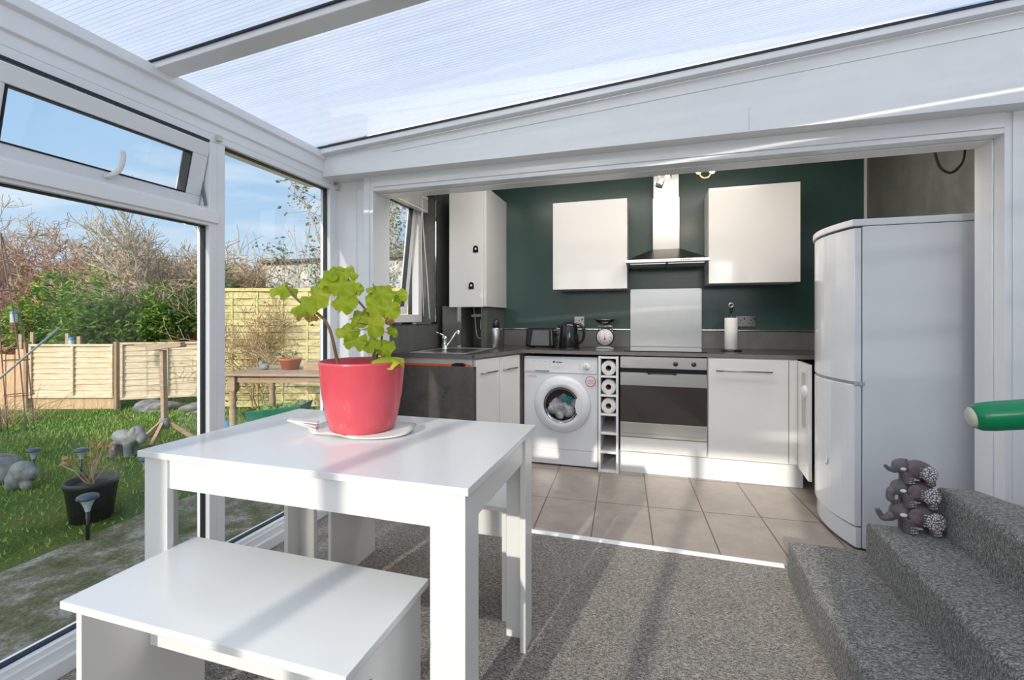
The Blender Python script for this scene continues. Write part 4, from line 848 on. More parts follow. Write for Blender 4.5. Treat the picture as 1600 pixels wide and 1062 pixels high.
def socket(x, z, w, h, mat, label, n_):
    t = thing('wall_socket', label, 'socket', (x, 4.025, z))
    obj('face_plate', MB().box(-w/2, w/2, -0.010, 0.003, -h/2, h/2), mat, t, 0.002, local=True)
    s_ = MB()
    for k in range(n_):
        cx = (k-(n_-1)/2)*w/n_
        s_.box(cx-0.003, cx+0.003, -0.0112, -0.0102, 0.004, 0.013); s_.box(cx-0.016, cx-0.009, -0.0112, -0.0102, -0.016, -0.011); s_.box(cx+0.009, cx+0.016, -0.0112, -0.0102, -0.016, -0.011); s_.box(cx+0.020, cx+0.028, -0.0125, -0.0102, 0.012, 0.030)
    obj('pin_holes', s_, 'matt_black', t, local=True)
socket(0.745, 1.105, 0.146, 0.086, 'dark_chrome', 'dark chrome double wall socket right of the towel roll', 2)
socket(-0.585, 1.10, 0.086, 0.086, 'white_plastic', 'white single wall socket behind the kettle', 1)

# ================================================================ ELEPHANT ORNAMENT
el = thing('elephant_ornament', 'stack of three grey elephants with white patterns standing on the carpeted step', 'ornament', (0.955, 2.105, 0.316), rotz=R(0))
def remesh(o, vx):
    r_ = o.modifiers.new('remesh', 'REMESH'); r_.mode = 'VOXEL'; r_.voxel_size = vx; r_.use_smooth_shade = True
    s_ = o.modifiers.new('smooth', 'SMOOTH'); s_.iterations = 6; s_.factor = 0.6
def elephant(k, ox, oz, s_, trunk, first):
    T = Matrix.Translation((ox, 0, oz)) @ Matrix.Scale(s_, 4)
    b = MB()
    b.ell((0.020, 0, 0.056), (0.052, 0.036, 0.040)); b.ell((0.045, 0, 0.052), (0.030, 0.033, 0.036)); b.ell((-0.036, 0, 0.066), (0.032, 0.029, 0.031), (0, 0.4, 0)); b.ell((-0.018, 0, 0.050), (0.02, 0.026, 0.022))
    b.ell((-0.030, 0, 0.090), (0.014, 0.018, 0.009))
    for lx in (-0.016, 0.056):
        for ly in (-0.018, 0.018): b.tube([(lx, ly, 0.0), (lx, ly, 0.02), (lx, ly, 0.05)], [0.0185, 0.018, 0.02], 12)
    if trunk == 'up': b.tube(crm([(-0.052, 0, 0.056), (-0.070, 0, 0.040), (-0.088, 0, 0.040), (-0.098, 0, 0.056), (-0.103, 0, 0.066)], 5), [0.016]*5+[0.012]*6+[0.009]*5+[0.008]*5, 10)
    elif trunk == 'curl': b.tube(crm([(-0.052, 0, 0.062), (-0.068, 0, 0.040), (-0.066, 0, 0.018), (-0.052, 0, 0.008), (-0.040, 0, 0.014)], 5), [0.017]*5+[0.014]*6+[0.010]*5+[0.007]*5, 10)
    else: b.tube(crm([(-0.045, 0, 0.055), (-0.066, 0, 0.048), (-0.082, 0, 0.056), (-0.092, 0, 0.066)], 5), [0.014]*5+[0.010]*5+[0.008]*6, 10)
    b.rotate(T)
    o = obj('elephant', b, 'resin', el, local=True); remesh(o, 0.0022)
    for sy in (-1, 1):
        e_ = MB().ell((-0.006, sy*0.034, 0.066), (0.021, 0.006, 0.024), (0, 0.15, sy*0.15)).ell((-0.004, sy*0.036, 0.054), (0.013, 0.005, 0.016)); e_.rotate(T)
        obj('ear', e_, 'resin_pink', o, local=True)
        y_ = MB().ell((-0.038, sy*0.0280, 0.062), (0.011, 0.0035, 0.0065)); y_.rotate(T); obj('eye', y_, 'paper', o, local=True)
        pt = MB().lathe([(0.0001, 0.0035), (0.016, 0.0030), (0.025, 0.0010), (0.028, -0.003)], (0, 0, 0), 28, 'y', T @ Matrix.Translation((0.048, sy*0.0385, 0.050)) @ Matrix.Rotation(0 if sy > 0 else math.pi, 4, 'Z') @ Matrix.Diagonal((1, 1, 1.12, 1)), cap=False)
        for q in range(5): pt.beam(T @ Vector((0.012, sy*0.0385, 0.074-q*0.009)), T @ Vector((0.031, sy*0.0395, 0.071-q*0.009)), 0.0025*s_, 0.004*s_, (0, 1, 0))
        for lx in (-0.012, 0.052):
            for q in range(3):
                pt.beam(T @ Vector((lx-0.010, sy*0.0372, 0.008+q*0.009)), T @ Vector((lx+0.010, sy*0.0372, 0.011+q*0.009)), 0.003*s_, 0.004*s_, (0, 1, 0))
        pt2 = pt
        obj('pattern', pt, 'ornament_pattern', o, local=True)
elephant(0, 0.012, 0.0, 1.12, 'up', True); elephant(1, 0.008, 0.098, 1.0, 'curl', False); elephant(2, 0.006, 0.185, 0.92, 'out', False)

# ================================================================ GARDEN
GZ = -0.15
struct('ground', MB().box(-45, 30, -30, 60, GZ-0.1, GZ-0.002), 'lawn', 'rough garden lawn beyond the conservatory windows', 'lawn')
pv = MB(); pp_ = [(-1.91, -3), (-3.02, -3), (-3.05, 0.5), (-3.10, 1.45), (-3.16, 2.2), (-3.05, 3.2), (-3.2, 5.0), (-1.98, 5.0)]
pv.prism(pp_[::-1], GZ-0.05, GZ+0.01)
struct('path', pv, 'paving', 'mossy weathered paving strip against the conservatory', 'paving')
struct('trim_21', MB().box(-1.98, -1.91, -1.6, 2.3, GZ-0.05, 0.0), 'brick', 'low brick base under the garden windows', 'base')
gb = MB(); rnd = random.Random(3)
for i in range(34000):
    x = -3.15 - rnd.random()**0.8*6.0; y = rnd.uniform(0.2, 6.0)
    if x < -7.6 and y > 4.2: continue
    h = rnd.uniform(0.018, 0.05) * (1.0 if x < -4.2 else 0.7); a = rnd.uniform(0, 6.28); w_ = rnd.uniform(0.003, 0.006); lx, ly = rnd.uniform(-0.02, 0.02), rnd.uniform(-0.02, 0.02)
    c_, s_ = math.cos(a)*w_, math.sin(a)*w_
    o = len(gb.v); gb.v += [Vector((x-c_, y-s_, GZ)), Vector((x+c_, y+s_, GZ)), Vector((x+lx, y+ly, GZ+h))]; gb.f.append((o, o+1, o+2)); gb.sm.append(False)
tag(obj('grass', gb, 'grass_blade', None, loc=(-5, 3, GZ)), 'short green grass of the lawn outside the windows', 'grass', kind='stuff')
# fences
def lap_fence(a, b, z0, z1, label, rows=9, mat='fence_wood', skew=0.0, broken=False):
    a = Vector(a); b = Vector(b); d = (b-a); L = d.length; d.normalize(); nrm = Vector((d.y, -d.x, 0)); t = thing('lap_fence', label, 'fence', ((a.x+b.x)/2, (a.y+b.y)/2, GZ))
    F = Matrix(((d.x, nrm.x, 0, a.x), (d.y, nrm.y, 0, a.y), (0, 0, 1, 0), (0, 0, 0, 1)))
    h = (z1-z0)/rows; mb = MB()
    for r_ in range(rows):
        wv = 0.01*math.sin(r_*2.1)
        mb.add([(0.02, 0.006, z0+r_*h+wv), (L-0.02, 0.006, z0+r_*h-wv+skew*0), (L-0.02, 0.0, z0+(r_+1)*h+0.02), (0.02, 0.0, z0+(r_+1)*h+0.02), (0.02, 0.024, z0+r_*h+wv), (L-0.02, 0.024, z0+r_*h-wv), (L-0.02, 0.008, z0+(r_+1)*h+0.02), (0.02, 0.008, z0+(r_+1)*h+0.02)],
               [(0,1,2,3),(7,6,5,4),(0,4,5,1),(1,5,6,2),(2,6,7,3),(3,7,4,0)], mat=F)
    obj('slats', mb, mat, t)
    fm = MB()
    for u in (0.0, L*0.5, L-0.035): fm.box(u, u+0.03, 0.024, 0.045, z0-0.01, z1+0.01, F)
    fm.box(0, L, 0.02, 0.045, z1, z1+0.03, F); fm.box(0, L, 0.02, 0.045, z0-0.03, z0, F)
    obj('batten', fm, mat, t)
    return F, L, t
lap_fence((-8.27, 4.17, 0), (-7.17, 4.52, 0), 0.05, 0.74, 'sun-bleached lap fence panel in the middle, left of the wooden stand', 9)
lap_fence((-7.10, 4.55, 0), (-6.23, 5.17, 0), 0.02, 0.76, 'sun-bleached lap fence panel standing behind the wooden stand', 9)
for k, (x, y, h) in enumerate(((-8.30, 4.14, 0.80), (-7.135, 4.52, 0.80), (-6.19, 5.20, 0.82))):
    tag(obj('fence_post', MB().box(x-0.03, x+0.03, y-0.03, y+0.03, GZ-0.02, h), 'fence_post', None, 0.003, loc=(x, y, GZ)), ('wooden fence post at the left end of the lap panels', 'wooden fence post between the two bleached lap panels', 'wooden fence post where lap panel meets yellow panel')[k], 'fence post', 'fence posts')
gbd = MB().beam((-8.27, 4.19, -0.05), (-7.17, 4.54, -0.05), 0.02, 0.19)
tag(obj('gravel_board', gbd, 'fence_brown', None, loc=(-7.7, 4.37, GZ)), 'orange-brown board along the foot of the left lap panel', 'board')
cb = thing('closeboard_fence', 'brown vertical board fence at the far left of the garden', 'fence', (-9.2, 3.8, GZ))
a = Vector((-10.6, 3.3, 0)); b = Vector((-8.34, 4.13, 0)); mbd = MB(); nb = 20
for i in range(nb):
    p = a.lerp(b, (i+0.5)/nb); d = (b-a).normalized(); hh_ = 0.66+0.05*math.sin(i*1.7)
    mbd.beam(Vector((p.x, p.y, (GZ+hh_)/2))-d*0.052, Vector((p.x, p.y, (GZ+hh_)/2))+d*0.052, 0.018, hh_-GZ)
obj('boards', mbd, 'fence_brown', cb)
pkt = MB()
for i in (0, 1, 4, 5):
    x = -8.75+i*0.16; y = 4.28+i*0.05
    pkt.box(x-0.035, x+0.035, y, y+0.02, GZ, 0.90+0.04*math.sin(i*2.3))
tag(obj('picket_fence', pkt, 'old_wood', None, loc=(-8.2, 4.4, GZ)), 'weathered pickets poking up behind the lap fence panel', 'fence')
# woven yellow panel
yf = thing('woven_fence', 'tall yellowed woven slat fence behind the garden table', 'fence', (-4.6, 5.25, GZ))
a = Vector((-5.95, 4.90, 0)); b = Vector((-2.6, 5.95, 0)); d = (b-a); L = d.length; d.normalize(); nrm = Vector((-d.y, d.x, 0))
wf = MB(); rows = 17; zz0, zz1 = GZ+0.03, 1.50; hh_ = (zz1-zz0)/rows
for r_ in range(rows):
    z0 = zz0+r_*hh_
    cols = 10; segs = cols*4; vs = []; fs = []
    for k in range(segs+1):
        u = L*k/segs; off = 0.018*math.sin(math.pi*k/4 + (r_ % 2)*math.pi)
        p = a + d*u + nrm*off
        for dz, dn in ((0.004, 0), (hh_-0.004, 0), (hh_-0.004, 0.006), (0.004, 0.006)): vs.append((p.x+nrm.x*dn, p.y+nrm.y*dn, z0+dz))
    for k in range(segs):
        for q in range(4): fs.append((k*4+q, (k+1)*4+q, (k+1)*4+(q+1) % 4, k*4+(q+1) % 4))
    wf.add(vs, fs)
obj('slats', wf, 'fence_yellow', yf)
fm = MB()
for k in range(11):
    p = a+d*(L*k/10); fm.box(p.x-0.016, p.x+0.016, p.y-0.006, p.y+0.006, GZ, 1.50)
fm.beam(a+Vector((0, 0, 1.53))-nrm*0.0, b+Vector((0, 0, 1.53)), 0.05, 0.045)
obj('batten', fm, 'fence_yellow', yf)
# shed beyond
sh = thing('garden_shed', 'pale grey shed standing behind the woven fence', 'shed', (-5.4, 8.0, GZ))
obj('wall', MB().box(-7.33, -4.2, 7.3, 8.8, GZ, 2.23), 'shed_wall', sh); obj('roof', MB().prism([(7.18, 2.22), (8.95, 2.15), (8.95, 2.20), (7.18, 2.27)], -7.42, -4.1, 'x'), 'roof_felt', sh)
# rear neighbour building that shades the near lawn
nb_ = thing('brick_outbuilding', 'brick outbuilding behind the camera shading the near lawn', 'building', (-7.0, -4.5, GZ))
obj('wall', MB().box(-11.0, -3.3, -6.5, -3.2, GZ, 2.2), 'brick', nb_); obj('roof', MB().prism([(-6.7, 2.2), (-3.0, 2.2), (-4.85, 2.9)], -11.2, -3.15, 'x'), 'roof_felt', nb_)

# bushes and trees ------------------------------------------------
def tree(name, label, cat, base, height, spread, mat, seed, nb=7, depth=4, r0=0.05, leaf=None, nleaf=0, lsize=0.05, upright=0.5, group=None, twig=0.0035, wig=0.18):
    rnd = random.Random(seed); t = thing(name, label, cat, base, group=group); mb = MB(); tips = []
    def grow(p, d, L, r, lev):
        n_ = 4 if lev < depth-1 else 3; pts = [p]; q = p.copy(); dd_ = d.copy()
        for i in range(n_):
            dd_ = (dd_ + Vector((rnd.gauss(0, wig), rnd.gauss(0, wig), rnd.gauss(0, wig*0.7)+0.05*upright))).normalized()
            q = q + dd_*L/n_; pts.append(q.copy())
        r1 = max(r*0.55, twig); mb.tube(pts, [r+(r1-r)*i/n_ for i in range(n_+1)], 5 if lev < 2 else 3, False)
        tips.extend(pts[1:] if lev >= depth-2 else [])
        if lev >= depth: return
        kids = rnd.randint(3, 5) if lev else nb
        for c in range(kids):
            i = rnd.randint(1 if lev else 0, n_); bp = pts[i] if lev else pts[min(n_, 1+c % n_)]
            ax = Vector((rnd.gauss(0, 1), rnd.gauss(0, 1), rnd.gauss(0, 0.6)+upright)).normalized()
            nd = (dd_*0.55 + ax*spread*1.0).normalized()
            grow(bp, nd, L*rnd.uniform(0.55, 0.80), max(r1*0.75, twig), lev+1)
    for s_ in range(3 if nb < 6 else 1):
        grow(Vector((rnd.uniform(-0.1, 0.1), rnd.uniform(-0.1, 0.1), 0)), Vector((rnd.gauss(0, 0.15), rnd.gauss(0, 0.15), 1)).normalized(), height*0.45, r0, 0)
    obj('branches', mb, mat, t, local=True)
    if leaf:
        lm = MB()
        for i in range(nleaf):
            p = rnd.choice(tips) + Vector((rnd.gauss(0, 0.06), rnd.gauss(0, 0.06), rnd.gauss(0, 0.06)))
            leafquad(lm, p, lsize*rnd.uniform(0.6, 1.3), rnd)
        obj('foliage', lm, leaf, t, local=True)
    return t
def leafquad(lm, p, s_, rnd, asp=0.42):
    d1 = Vector((rnd.gauss(0, 1), rnd.gauss(0, 1), rnd.gauss(0, 0.6))).normalized(); d2 = d1.cross(Vector((rnd.gauss(0, 1), rnd.gauss(0, 1), rnd.gauss(0, 1)))).normalized()
    nn = d1.cross(d2)*s_*0.12
    o = len(lm.v); lm.v += [p-d1*s_/2, p-d2*s_*asp/2+nn, p+d1*s_/2, p+d2*s_*asp/2+nn]; lm.f += [(o, o+1, o+2), (o, o+2, o+3)]; lm.sm += [False, False]
def bush(name, label, cat, base, rad, h, mat, seed, n_=5000, lsize=0.09, zb=0.2, group=None):
    rnd = random.Random(seed); t = thing(name, label, cat, base, group=group); sm_ = MB(); lm = MB(); cl_ = []
    for k in range(14):
        a = rnd.uniform(0, 6.28); rr = rad*rnd.uniform(0.1, 0.75); top = Vector((rr*math.cos(a), rr*math.sin(a)*0.7, h*rnd.uniform(0.55, 0.95)))
        pts = crm([(rnd.uniform(-.1, .1), rnd.uniform(-.1, .1), 0), top*0.5+Vector((rnd.uniform(-.1, .1), 0, 0)), top], 3); sm_.tube(pts, [0.022-0.015*i/(len(pts)-1) for i in range(len(pts))], 5, False)
        cl_.append((top, rad*rnd.uniform(0.28, 0.45))); cl_.append((top*0.7, rad*rnd.uniform(0.25, 0.4)))
    obj('stems', sm_, 'bark', t, local=True)
    for i in range(n_):
        c, r_ = rnd.choice(cl_); v_ = Vector((rnd.gauss(0, 1), rnd.gauss(0, 1), rnd.gauss(0, 1))).normalized()*r_*rnd.uniform(0.6, 1.05); p = c+v_
        if p.z < zb: continue
        leafquad(lm, p, lsize*rnd.uniform(0.6, 1.3), rnd)
    obj('foliage', lm, mat, t, local=True); return t
BG = 'bare shrubs and trees beyond the fence'
def at(f, pxx):
    a_ = (pxx-800)/711.0; return (f*(a_*CT-ST), f*(CT+a_*ST), GZ)
bush('laurel_bush', 'bright green leafy bush behind the fence on the far left', 'bush', (-9.1, 5.0, GZ), 0.95, 1.95, 'laurel', 11, 5200, 0.11)
bush('laurel_bush', 'bright green leafy bush growing behind the bleached lap panels', 'bush', (-8.3, 5.55, GZ), 0.8, 1.75, 'laurel', 12, 3600, 0.10)
bush('evergreen_bush', 'dark evergreen bush with bare lower stems behind the wooden stand', 'bush', (-7.25, 6.0, GZ), 0.85, 2.15, 'dark_evergreen', 13, 5600, 0.10, 1.05)
bush('evergreen_bush', 'dark evergreen bush left of the shed behind the woven fence', 'bush', (-6.55, 6.55, GZ), 0.55, 1.85, 'dark_evergreen', 14, 1800, 0.09)
tree('bare_tree', 'pale leafless spreading tree rising behind the evergreen bushes', 'tree', (-8.6, 6.0, GZ), 3.1, 0.85, 'bark_pale', 21, 8, 5, 0.07, twig=0.006, upright=0.7, group=BG)
spots = [(11.0, 10, 3.6, 'bark_brown', 'russet leafless shrub thicket at the far left edge of the garden'), (10.5, 60, 3.4, 'bark_brown', 'russet leafless shrub left of the pale bare tree'), (10.8, 115, 3.5, 'bark_brown', 'russet leafless shrub directly behind the pale bare tree'),
         (10.2, 165, 3.3, 'bark_tan', 'brown leafless shrub just right of the pale bare tree'), (10.4, 215, 3.2, 'bark_brown', 'brown leafless shrub above the dark evergreen bush'), (9.8, 265, 3.0, 'bark_tan', 'tan leafless shrub above the right end of the lap fence'),
         (9.5, 310, 3.1, 'bark_tan', 'tan leafless shrub seen beside the window mullion'), (9.0, 365, 3.1, 'bark_tan', 'tan leafless shrub seen at the left of the tall window'), (10.4, 385, 3.0, 'bark_brown', 'brown leafless shrub left of the shed'), (12, 35, 4.0, 'bark_tan', 'tan leafless tree far behind at the left edge'), (12, 140, 3.9, 'bark_tan', 'tan leafless tree far behind the pale bare tree'), (11.5, 240, 3.4, 'bark_brown', 'brown leafless tree far behind the evergreen bush')]
for k, (f_, x_, h, mt3, lab) in enumerate(spots):
    tree('bare_shrub', lab, 'shrub', at(f_, x_), h, 1.15, mt3, 40+k, 5, 5, 0.035, 'scrub_leaf' if k in (3, 5, 7) else None, 700, 0.06, upright=0.4, group=BG, twig=0.006, wig=0.28)
tree('slender_tree', 'slender leafless young tree behind the shed', 'tree', at(9.6, 445), 4.3, 0.5, 'bark_tan', 71, 7, 3, 0.03, twig=0.004, upright=0.9, group=BG)
tree('slender_tree', 'slender leafless young tree right of the shed', 'tree', at(9.9, 490), 4.0, 0.5, 'bark_tan', 72, 7, 3, 0.03, twig=0.004, upright=0.9, group=BG)
tree('leafy_tree', 'bluish green leafy tree seen through the kitchen side window', 'tree', at(8.5, 618), 3.6, 0.8, 'bark_tan', 73, 7, 4, 0.05, 'bluish_leaf', 2500, 0.08, upright=0.7)
tree('leafy_tree', 'sparse leafy tree seen high in the kitchen side window', 'tree', at(10.5, 600), 4.8, 0.8, 'bark_tan', 74, 7, 4, 0.05, 'scrub_leaf', 1500, 0.08, upright=0.7)
tree('withered_climber', 'dry brown climber tangled on the woven fence', 'climber', (-5.15, 5.02, GZ), 1.9, 1.0, 'bark_tan', 75, 5, 4, 0.014, 'dry_leaf', 260, 0.05, upright=0.6, twig=0.003, wig=0.3)
# rose shoot by the corner post
cl2 = thing('climbing_shoot', 'arching leafy shoot against the sky beside the corner post', 'climber', (-3.0, 3.7, GZ))
cm = MB(); base = at(3.9, 545); pts = crm([base, Vector(at(3.9, 530))+Vector((0, 0, 1.2)), Vector(at(3.9, 505))+Vector((0, 0, 1.85)), Vector(at(3.9, 478))+Vector((0, 0, 2.25)), Vector(at(3.9, 452))+Vector((0, 0, 2.47))], 6)
cm.tube(pts, [0.009-0.006*i/(len(pts)-1) for i in range(len(pts))], 6); lm = MB(); rnd = random.Random(5)
for i in range(6, len(pts)):
    for q in range(3):
        e_ = pts[i]+Vector((rnd.gauss(0, 0.09), rnd.gauss(0, 0.09), rnd.gauss(0.02, 0.07))); cm.tube([pts[i], e_], [0.003, 0.002], 4)
        for z in range(2): leafquad(lm, e_+Vector((rnd.gauss(0, 0.02),)*3), 0.045, rnd, 0.6)
obj('stem', cm, 'bark_tan', cl2); obj('foliage', lm, 'scrub_leaf', cl2)
# bird table stand (T-shaped wooden post on three feet)
bt = thing('wooden_stand', 'T-shaped weathered wooden stand with splayed feet on the lawn', 'stand', (-4.80, 3.48, GZ))
bx_, by_ = -4.80, 3.48
obj('post', MB().beam((bx_, by_, GZ+0.14), (bx_-0.02, by_, 0.80), 0.045, 0.045, (0, 1, 0)), 'old_wood', bt, 0.003)
obj('cross_bar', MB().beam((bx_-0.32, by_-0.03, 0.845), (bx_+0.18, by_+0.05, 0.845), 0.11, 0.03).beam((bx_-0.14, by_-0.05, 0.815), (bx_+0.24, by_+0.01, 0.865), 0.06, 0.045), 'old_wood', bt, 0.003)
for dx, dy in ((-0.26, 0.0), (-0.03, -0.26), (0.10, -0.20), (0.20, 0.16)):
    obj('leg', MB().beam((bx_+dx, by_+dy, GZ+0.02), (bx_+dx*0.05, by_+dy*0.05, GZ+0.22), 0.03, 0.04), 'old_wood', bt)
obj('collar', MB().lathe([(0.045, GZ+0.14), (0.055, GZ+0.17), (0.05, GZ+0.24), (0.03, GZ+0.25)], (bx_, by_, 0), 10), 'stone', bt)
# garden table with turned legs
gt = thing('garden_table', 'weathered wooden garden table with turned legs by the woven fence', 'table', (-3.6, 4.15, GZ))
gx0, gx1, gy0, gy1 = -4.10, -3.00, 3.74, 4.55
GT = Matrix.Translation((-3.66, 4.08, 0)) @ Matrix.Rotation(R(14), 4, 'Z')
def gbox(*a_): return MB().box(*a_, GT)
obj('table_top', gbox(-0.58, 0.60, -0.42, 0.42, 0.548, 0.573), 'old_wood', gt, 0.004)
obj('apron', gbox(-0.50, 0.52, -0.36, -0.34, 0.478, 0.5475).box(-0.50, 0.52, 0.34, 0.36, 0.478, 0.5475, GT).box(-0.50, -0.48, -0.34, 0.34, 0.478, 0.5475, GT).box(0.50, 0.52, -0.34, 0.34, 0.478, 0.5475, GT), 'old_wood', gt)
for sx in (-0.49, 0.51):
    for sy in (-0.35, 0.35):
        obj('leg', MB().box(sx-0.04, sx+0.04, sy-0.04, sy+0.04, 0.39, 0.5475, GT).lathe([(0.022, GZ), (0.03, GZ+0.12), (0.036, 0.20), (0.026, 0.26), (0.038, 0.31), (0.025, 0.35), (0.038, 0.38), (0.036, 0.39)], (sx, sy, 0), 14, mat=GT), 'old_wood', gt)
def pot(name, label, cat, x, y, z, r, h, mat, rim=True, plant=None, taper=0.78, group=None):
    t = thing(name, label, cat, (x, y, z), group=group)
    obj('pot_body', MB().lathe([(0.0001, 0), (r*taper, 0), (r*0.97, h*0.84), (r*1.0, h*0.84), (r*1.03, h), (r*0.93, h), (r*0.9, h*0.85), (0.0001, h*0.84)], (0, 0, 0), 24), mat, t, local=True)
    obj('soil', MB().lathe([(r*0.90, h*0.851), (0.0001, h*0.875)], (0, 0, 0), 16, cap=False), 'soil', t, local=True)
    if plant:
        rnd = random.Random(int(x*100)); s_ = MB(); lm = MB()
        for q in range(plant[0]):
            e_ = Vector((rnd.gauss(0, r*0.6), rnd.gauss(0, r*0.6), h+plant[1]*rnd.uniform(0.4, 1))); s_.tube([(rnd.uniform(-.3, .3)*r, 0, h*0.85), e_*0.6+Vector((0, 0, h*0.4)), e_], [0.004, 0.003, 0.002], 4)
            for w_ in range(3): leafquad(lm, e_+Vector((rnd.gauss(0, 0.02), rnd.gauss(0, 0.02), rnd.gauss(0, 0.02))), 0.05, rnd, 0.6)
        obj('stems', s_, 'straw', t, local=True); obj('leaves', lm, plant[2], t, local=True)
    return t
pot('terracotta_pot', 'terracotta flower pot standing on the garden table', 'pot', -3.74, 4.06, 0.5735, 0.115, 0.12, 'terracotta', plant=(4, 0.07, 'scrub_leaf'), taper=0.7)
tag(obj('wooden_trough', MB().box(0.12, 0.46, -0.12, 0.10, 0.5735, 0.66, GT), 'old_wood', None, 0.005, loc=(-3.4, 4.2, 0.5735)), 'small wooden trough on the right of the garden table', 'trough')
tag(obj('garden_ornament', MB().ell((-3.98, 3.94, 0.608), (0.06, 0.04, 0.034)).ell((-4.02, 3.94, 0.638), (0.028, 0.025, 0.03)), 'stone', None, loc=(-3.98, 3.94, 0.5735)), 'small stone figure left of the terracotta pot', 'ornament')
bk = pot('plastic_bucket', 'grey plastic bucket under the left end of the garden table', 'bucket', -3.62, 3.30, GZ, 0.14, 0.26, 'clear_bucket', taper=0.85)
pot('black_pot', 'black plant pot just right of the grey bucket', 'pot', -3.35, 3.50, GZ, 0.12, 0.20, 'black_planter', plant=None)
pot('black_pot', 'black plant pot with dry straw stems under the garden table', 'pot', -2.95, 3.70, GZ, 0.16, 0.20, 'black_planter', plant=(16, 0.40, 'dry_leaf'))
wb = thing('green_tray', 'green plastic planting tray with seedlings under the garden table', 'tray', (-3.75, 3.95, GZ))
TR = Matrix.Translation((-3.78, 3.98, GZ)) @ Matrix.Rotation(R(20), 4, 'Z') @ Matrix.Rotation(R(-6), 4, 'Y')
wbm = MB(); o_ = [(-0.30, -0.18), (0.30, -0.18), (0.30, 0.18), (-0.30, 0.18)]
vs = [(x*0.8, y*0.8, 0.18) for x, y in o_] + [(x, y, 0.34) for x, y in o_] + [(x*0.95, y*0.92, 0.34) for x, y in o_] + [(x*0.77, y*0.75, 0.20) for x, y in o_]
wbm.add(vs, [(3, 2, 1, 0)] + [(k*4+i, k*4+(i+1) % 4, (k+1)*4+(i+1) % 4, (k+1)*4+i) for k in range(3) for i in range(4)] + [(12, 13, 14, 15)], mat=TR)
wbm.box(-0.2, -0.15, -0.1, 0.1, 0.0, 0.18, TR).box(0.15, 0.2, -0.1, 0.1, 0.0, 0.18, TR)
obj('tray', wbm, 'green_tray', wb, 0.004); lm = MB(); rnd = random.Random(9)
for q in range(160): leafquad(lm, TR @ Vector((rnd.uniform(-0.24, 0.24), rnd.uniform(-0.13, 0.13), rnd.uniform(0.24, 0.36))), 0.05, rnd, 0.6)
obj('seedlings', lm, 'geranium', wb)
# solar lights
def solar(x, y, h, label, s_=1.0):
    t = thing('solar_light', label, 'garden light', (x, y, GZ), group='solar stake lights')
    obj('stake', MB().tube([(0, 0, -0.02), (0.0, 0, h-0.13*s_)], 0.013*s_, 10), 'plastic_black', t, local=True)
    obj('lens', MB().lathe([(0.016*s_, h-0.135*s_), (0.024*s_, h-0.10*s_), (0.040*s_, h-0.06*s_), (0.056*s_, h-0.035*s_)], (0, 0, 0), 20), 'glass_jar', t, local=True)
    obj('cap', MB().lathe([(0.070*s_, h-0.035*s_), (0.074*s_, h-0.028*s_), (0.068*s_, h-0.010*s_), (0.05*s_, h), (0.0001, h+0.003*s_)], (0, 0, 0), 24), 'solar_cap', t, local=True)
solar(-3.08, 1.80, 0.27, 'nearest solar stake light, at the edge of the mossy paving', 0.72)
solar(-4.66, 2.36, 0.25, 'solar stake light in front of the stone figure on the left', 0.62)
solar(-4.30, 2.47, 0.25, 'solar stake light just behind the black planter', 0.62)
solar(-3.60, 2.47, 0.24, 'solar stake light nearest the table corner in view', 0.6)
pot('square_planter', 'black planter with dry twigs on the shaded lawn', 'planter', -3.42, 2.02, GZ, 0.135, 0.25, 'black_planter', plant=(12, 0.22, 'dry_leaf'))
# stone figures
dg = thing('stone_figure', 'grey stone animal statue with its head down on the lawn', 'statue', (-4.66, 3.02, GZ)); dg.scale = (0.8, 0.8, 0.85)
b = MB(); b.ell((0, 0, 0.20), (0.15, 0.09, 0.085), (0, 0.25, 0)).ell((0.14, 0, 0.25), (0.085, 0.07, 0.08)).ell((0.20, 0, 0.20), (0.05, 0.05, 0.07)).ell((0.14, 0.06, 0.28), (0.03, 0.02, 0.045)).ell((0.14, -0.06, 0.28), (0.03, 0.02, 0.045))
for lx, ly in ((-0.10, -0.05), (-0.10, 0.05), (0.07, -0.05), (0.07, 0.05)): b.tube([(lx, ly, 0), (lx, ly, 0.16)], [0.036, 0.045], 10)
o = obj('statue_body', b.rotate(Matrix.Rotation(R(15), 4, 'Z')), 'stone', dg, local=True); remesh(o, 0.008)
dg = thing('stone_figure', 'hunched grey stone statue at the left edge of the garden', 'statue', (-4.51, 2.22, GZ)); dg.scale = (0.66, 0.66, 0.72)
b = MB(); b.ell((0, 0, 0.17), (0.13, 0.10, 0.12)).ell((-0.06, 0, 0.10), (0.10, 0.10, 0.10)).ell((0.10, -0.02, 0.16), (0.08, 0.07, 0.07)).ell((-0.09, -0.03, 0.04), (0.07, 0.05, 0.05)).ell((0.08, -0.05, 0.05), (0.06, 0.04, 0.05))
o = obj('statue_body', b.rotate(Matrix.Rotation(R(20), 4, 'Z')), 'stone', dg, local=True); remesh(o, 0.008)
rnd = random.Random(31)
def rockobj(x, y, s_, label, cat='rock', name='rock', mat='rock', flat=0.5):
    b = MB()
    for q in range(4): b.ell((rnd.uniform(-.3, .3)*s_, rnd.uniform(-.2, .2)*s_, s_*flat*0.4), (s_*rnd.uniform(.35, .6), s_*rnd.uniform(.3, .5), s_*flat*rnd.uniform(.5, .8)), (rnd.uniform(-.3, .3),)*3)
    b.v = [Vector((p.x+x, p.y+y, max(0.0, p.z)+GZ)) for p in b.v]
    tag(obj(name, b, mat, None, loc=(x, y, GZ)), label, cat)
rockobj(-4.95, 2.28, 0.35, 'dark rock pile behind the hunched stone statue')
rockobj(-6.6, 4.72, 0.45, 'flat grey rock at the foot of the lap fence', flat=0.22)
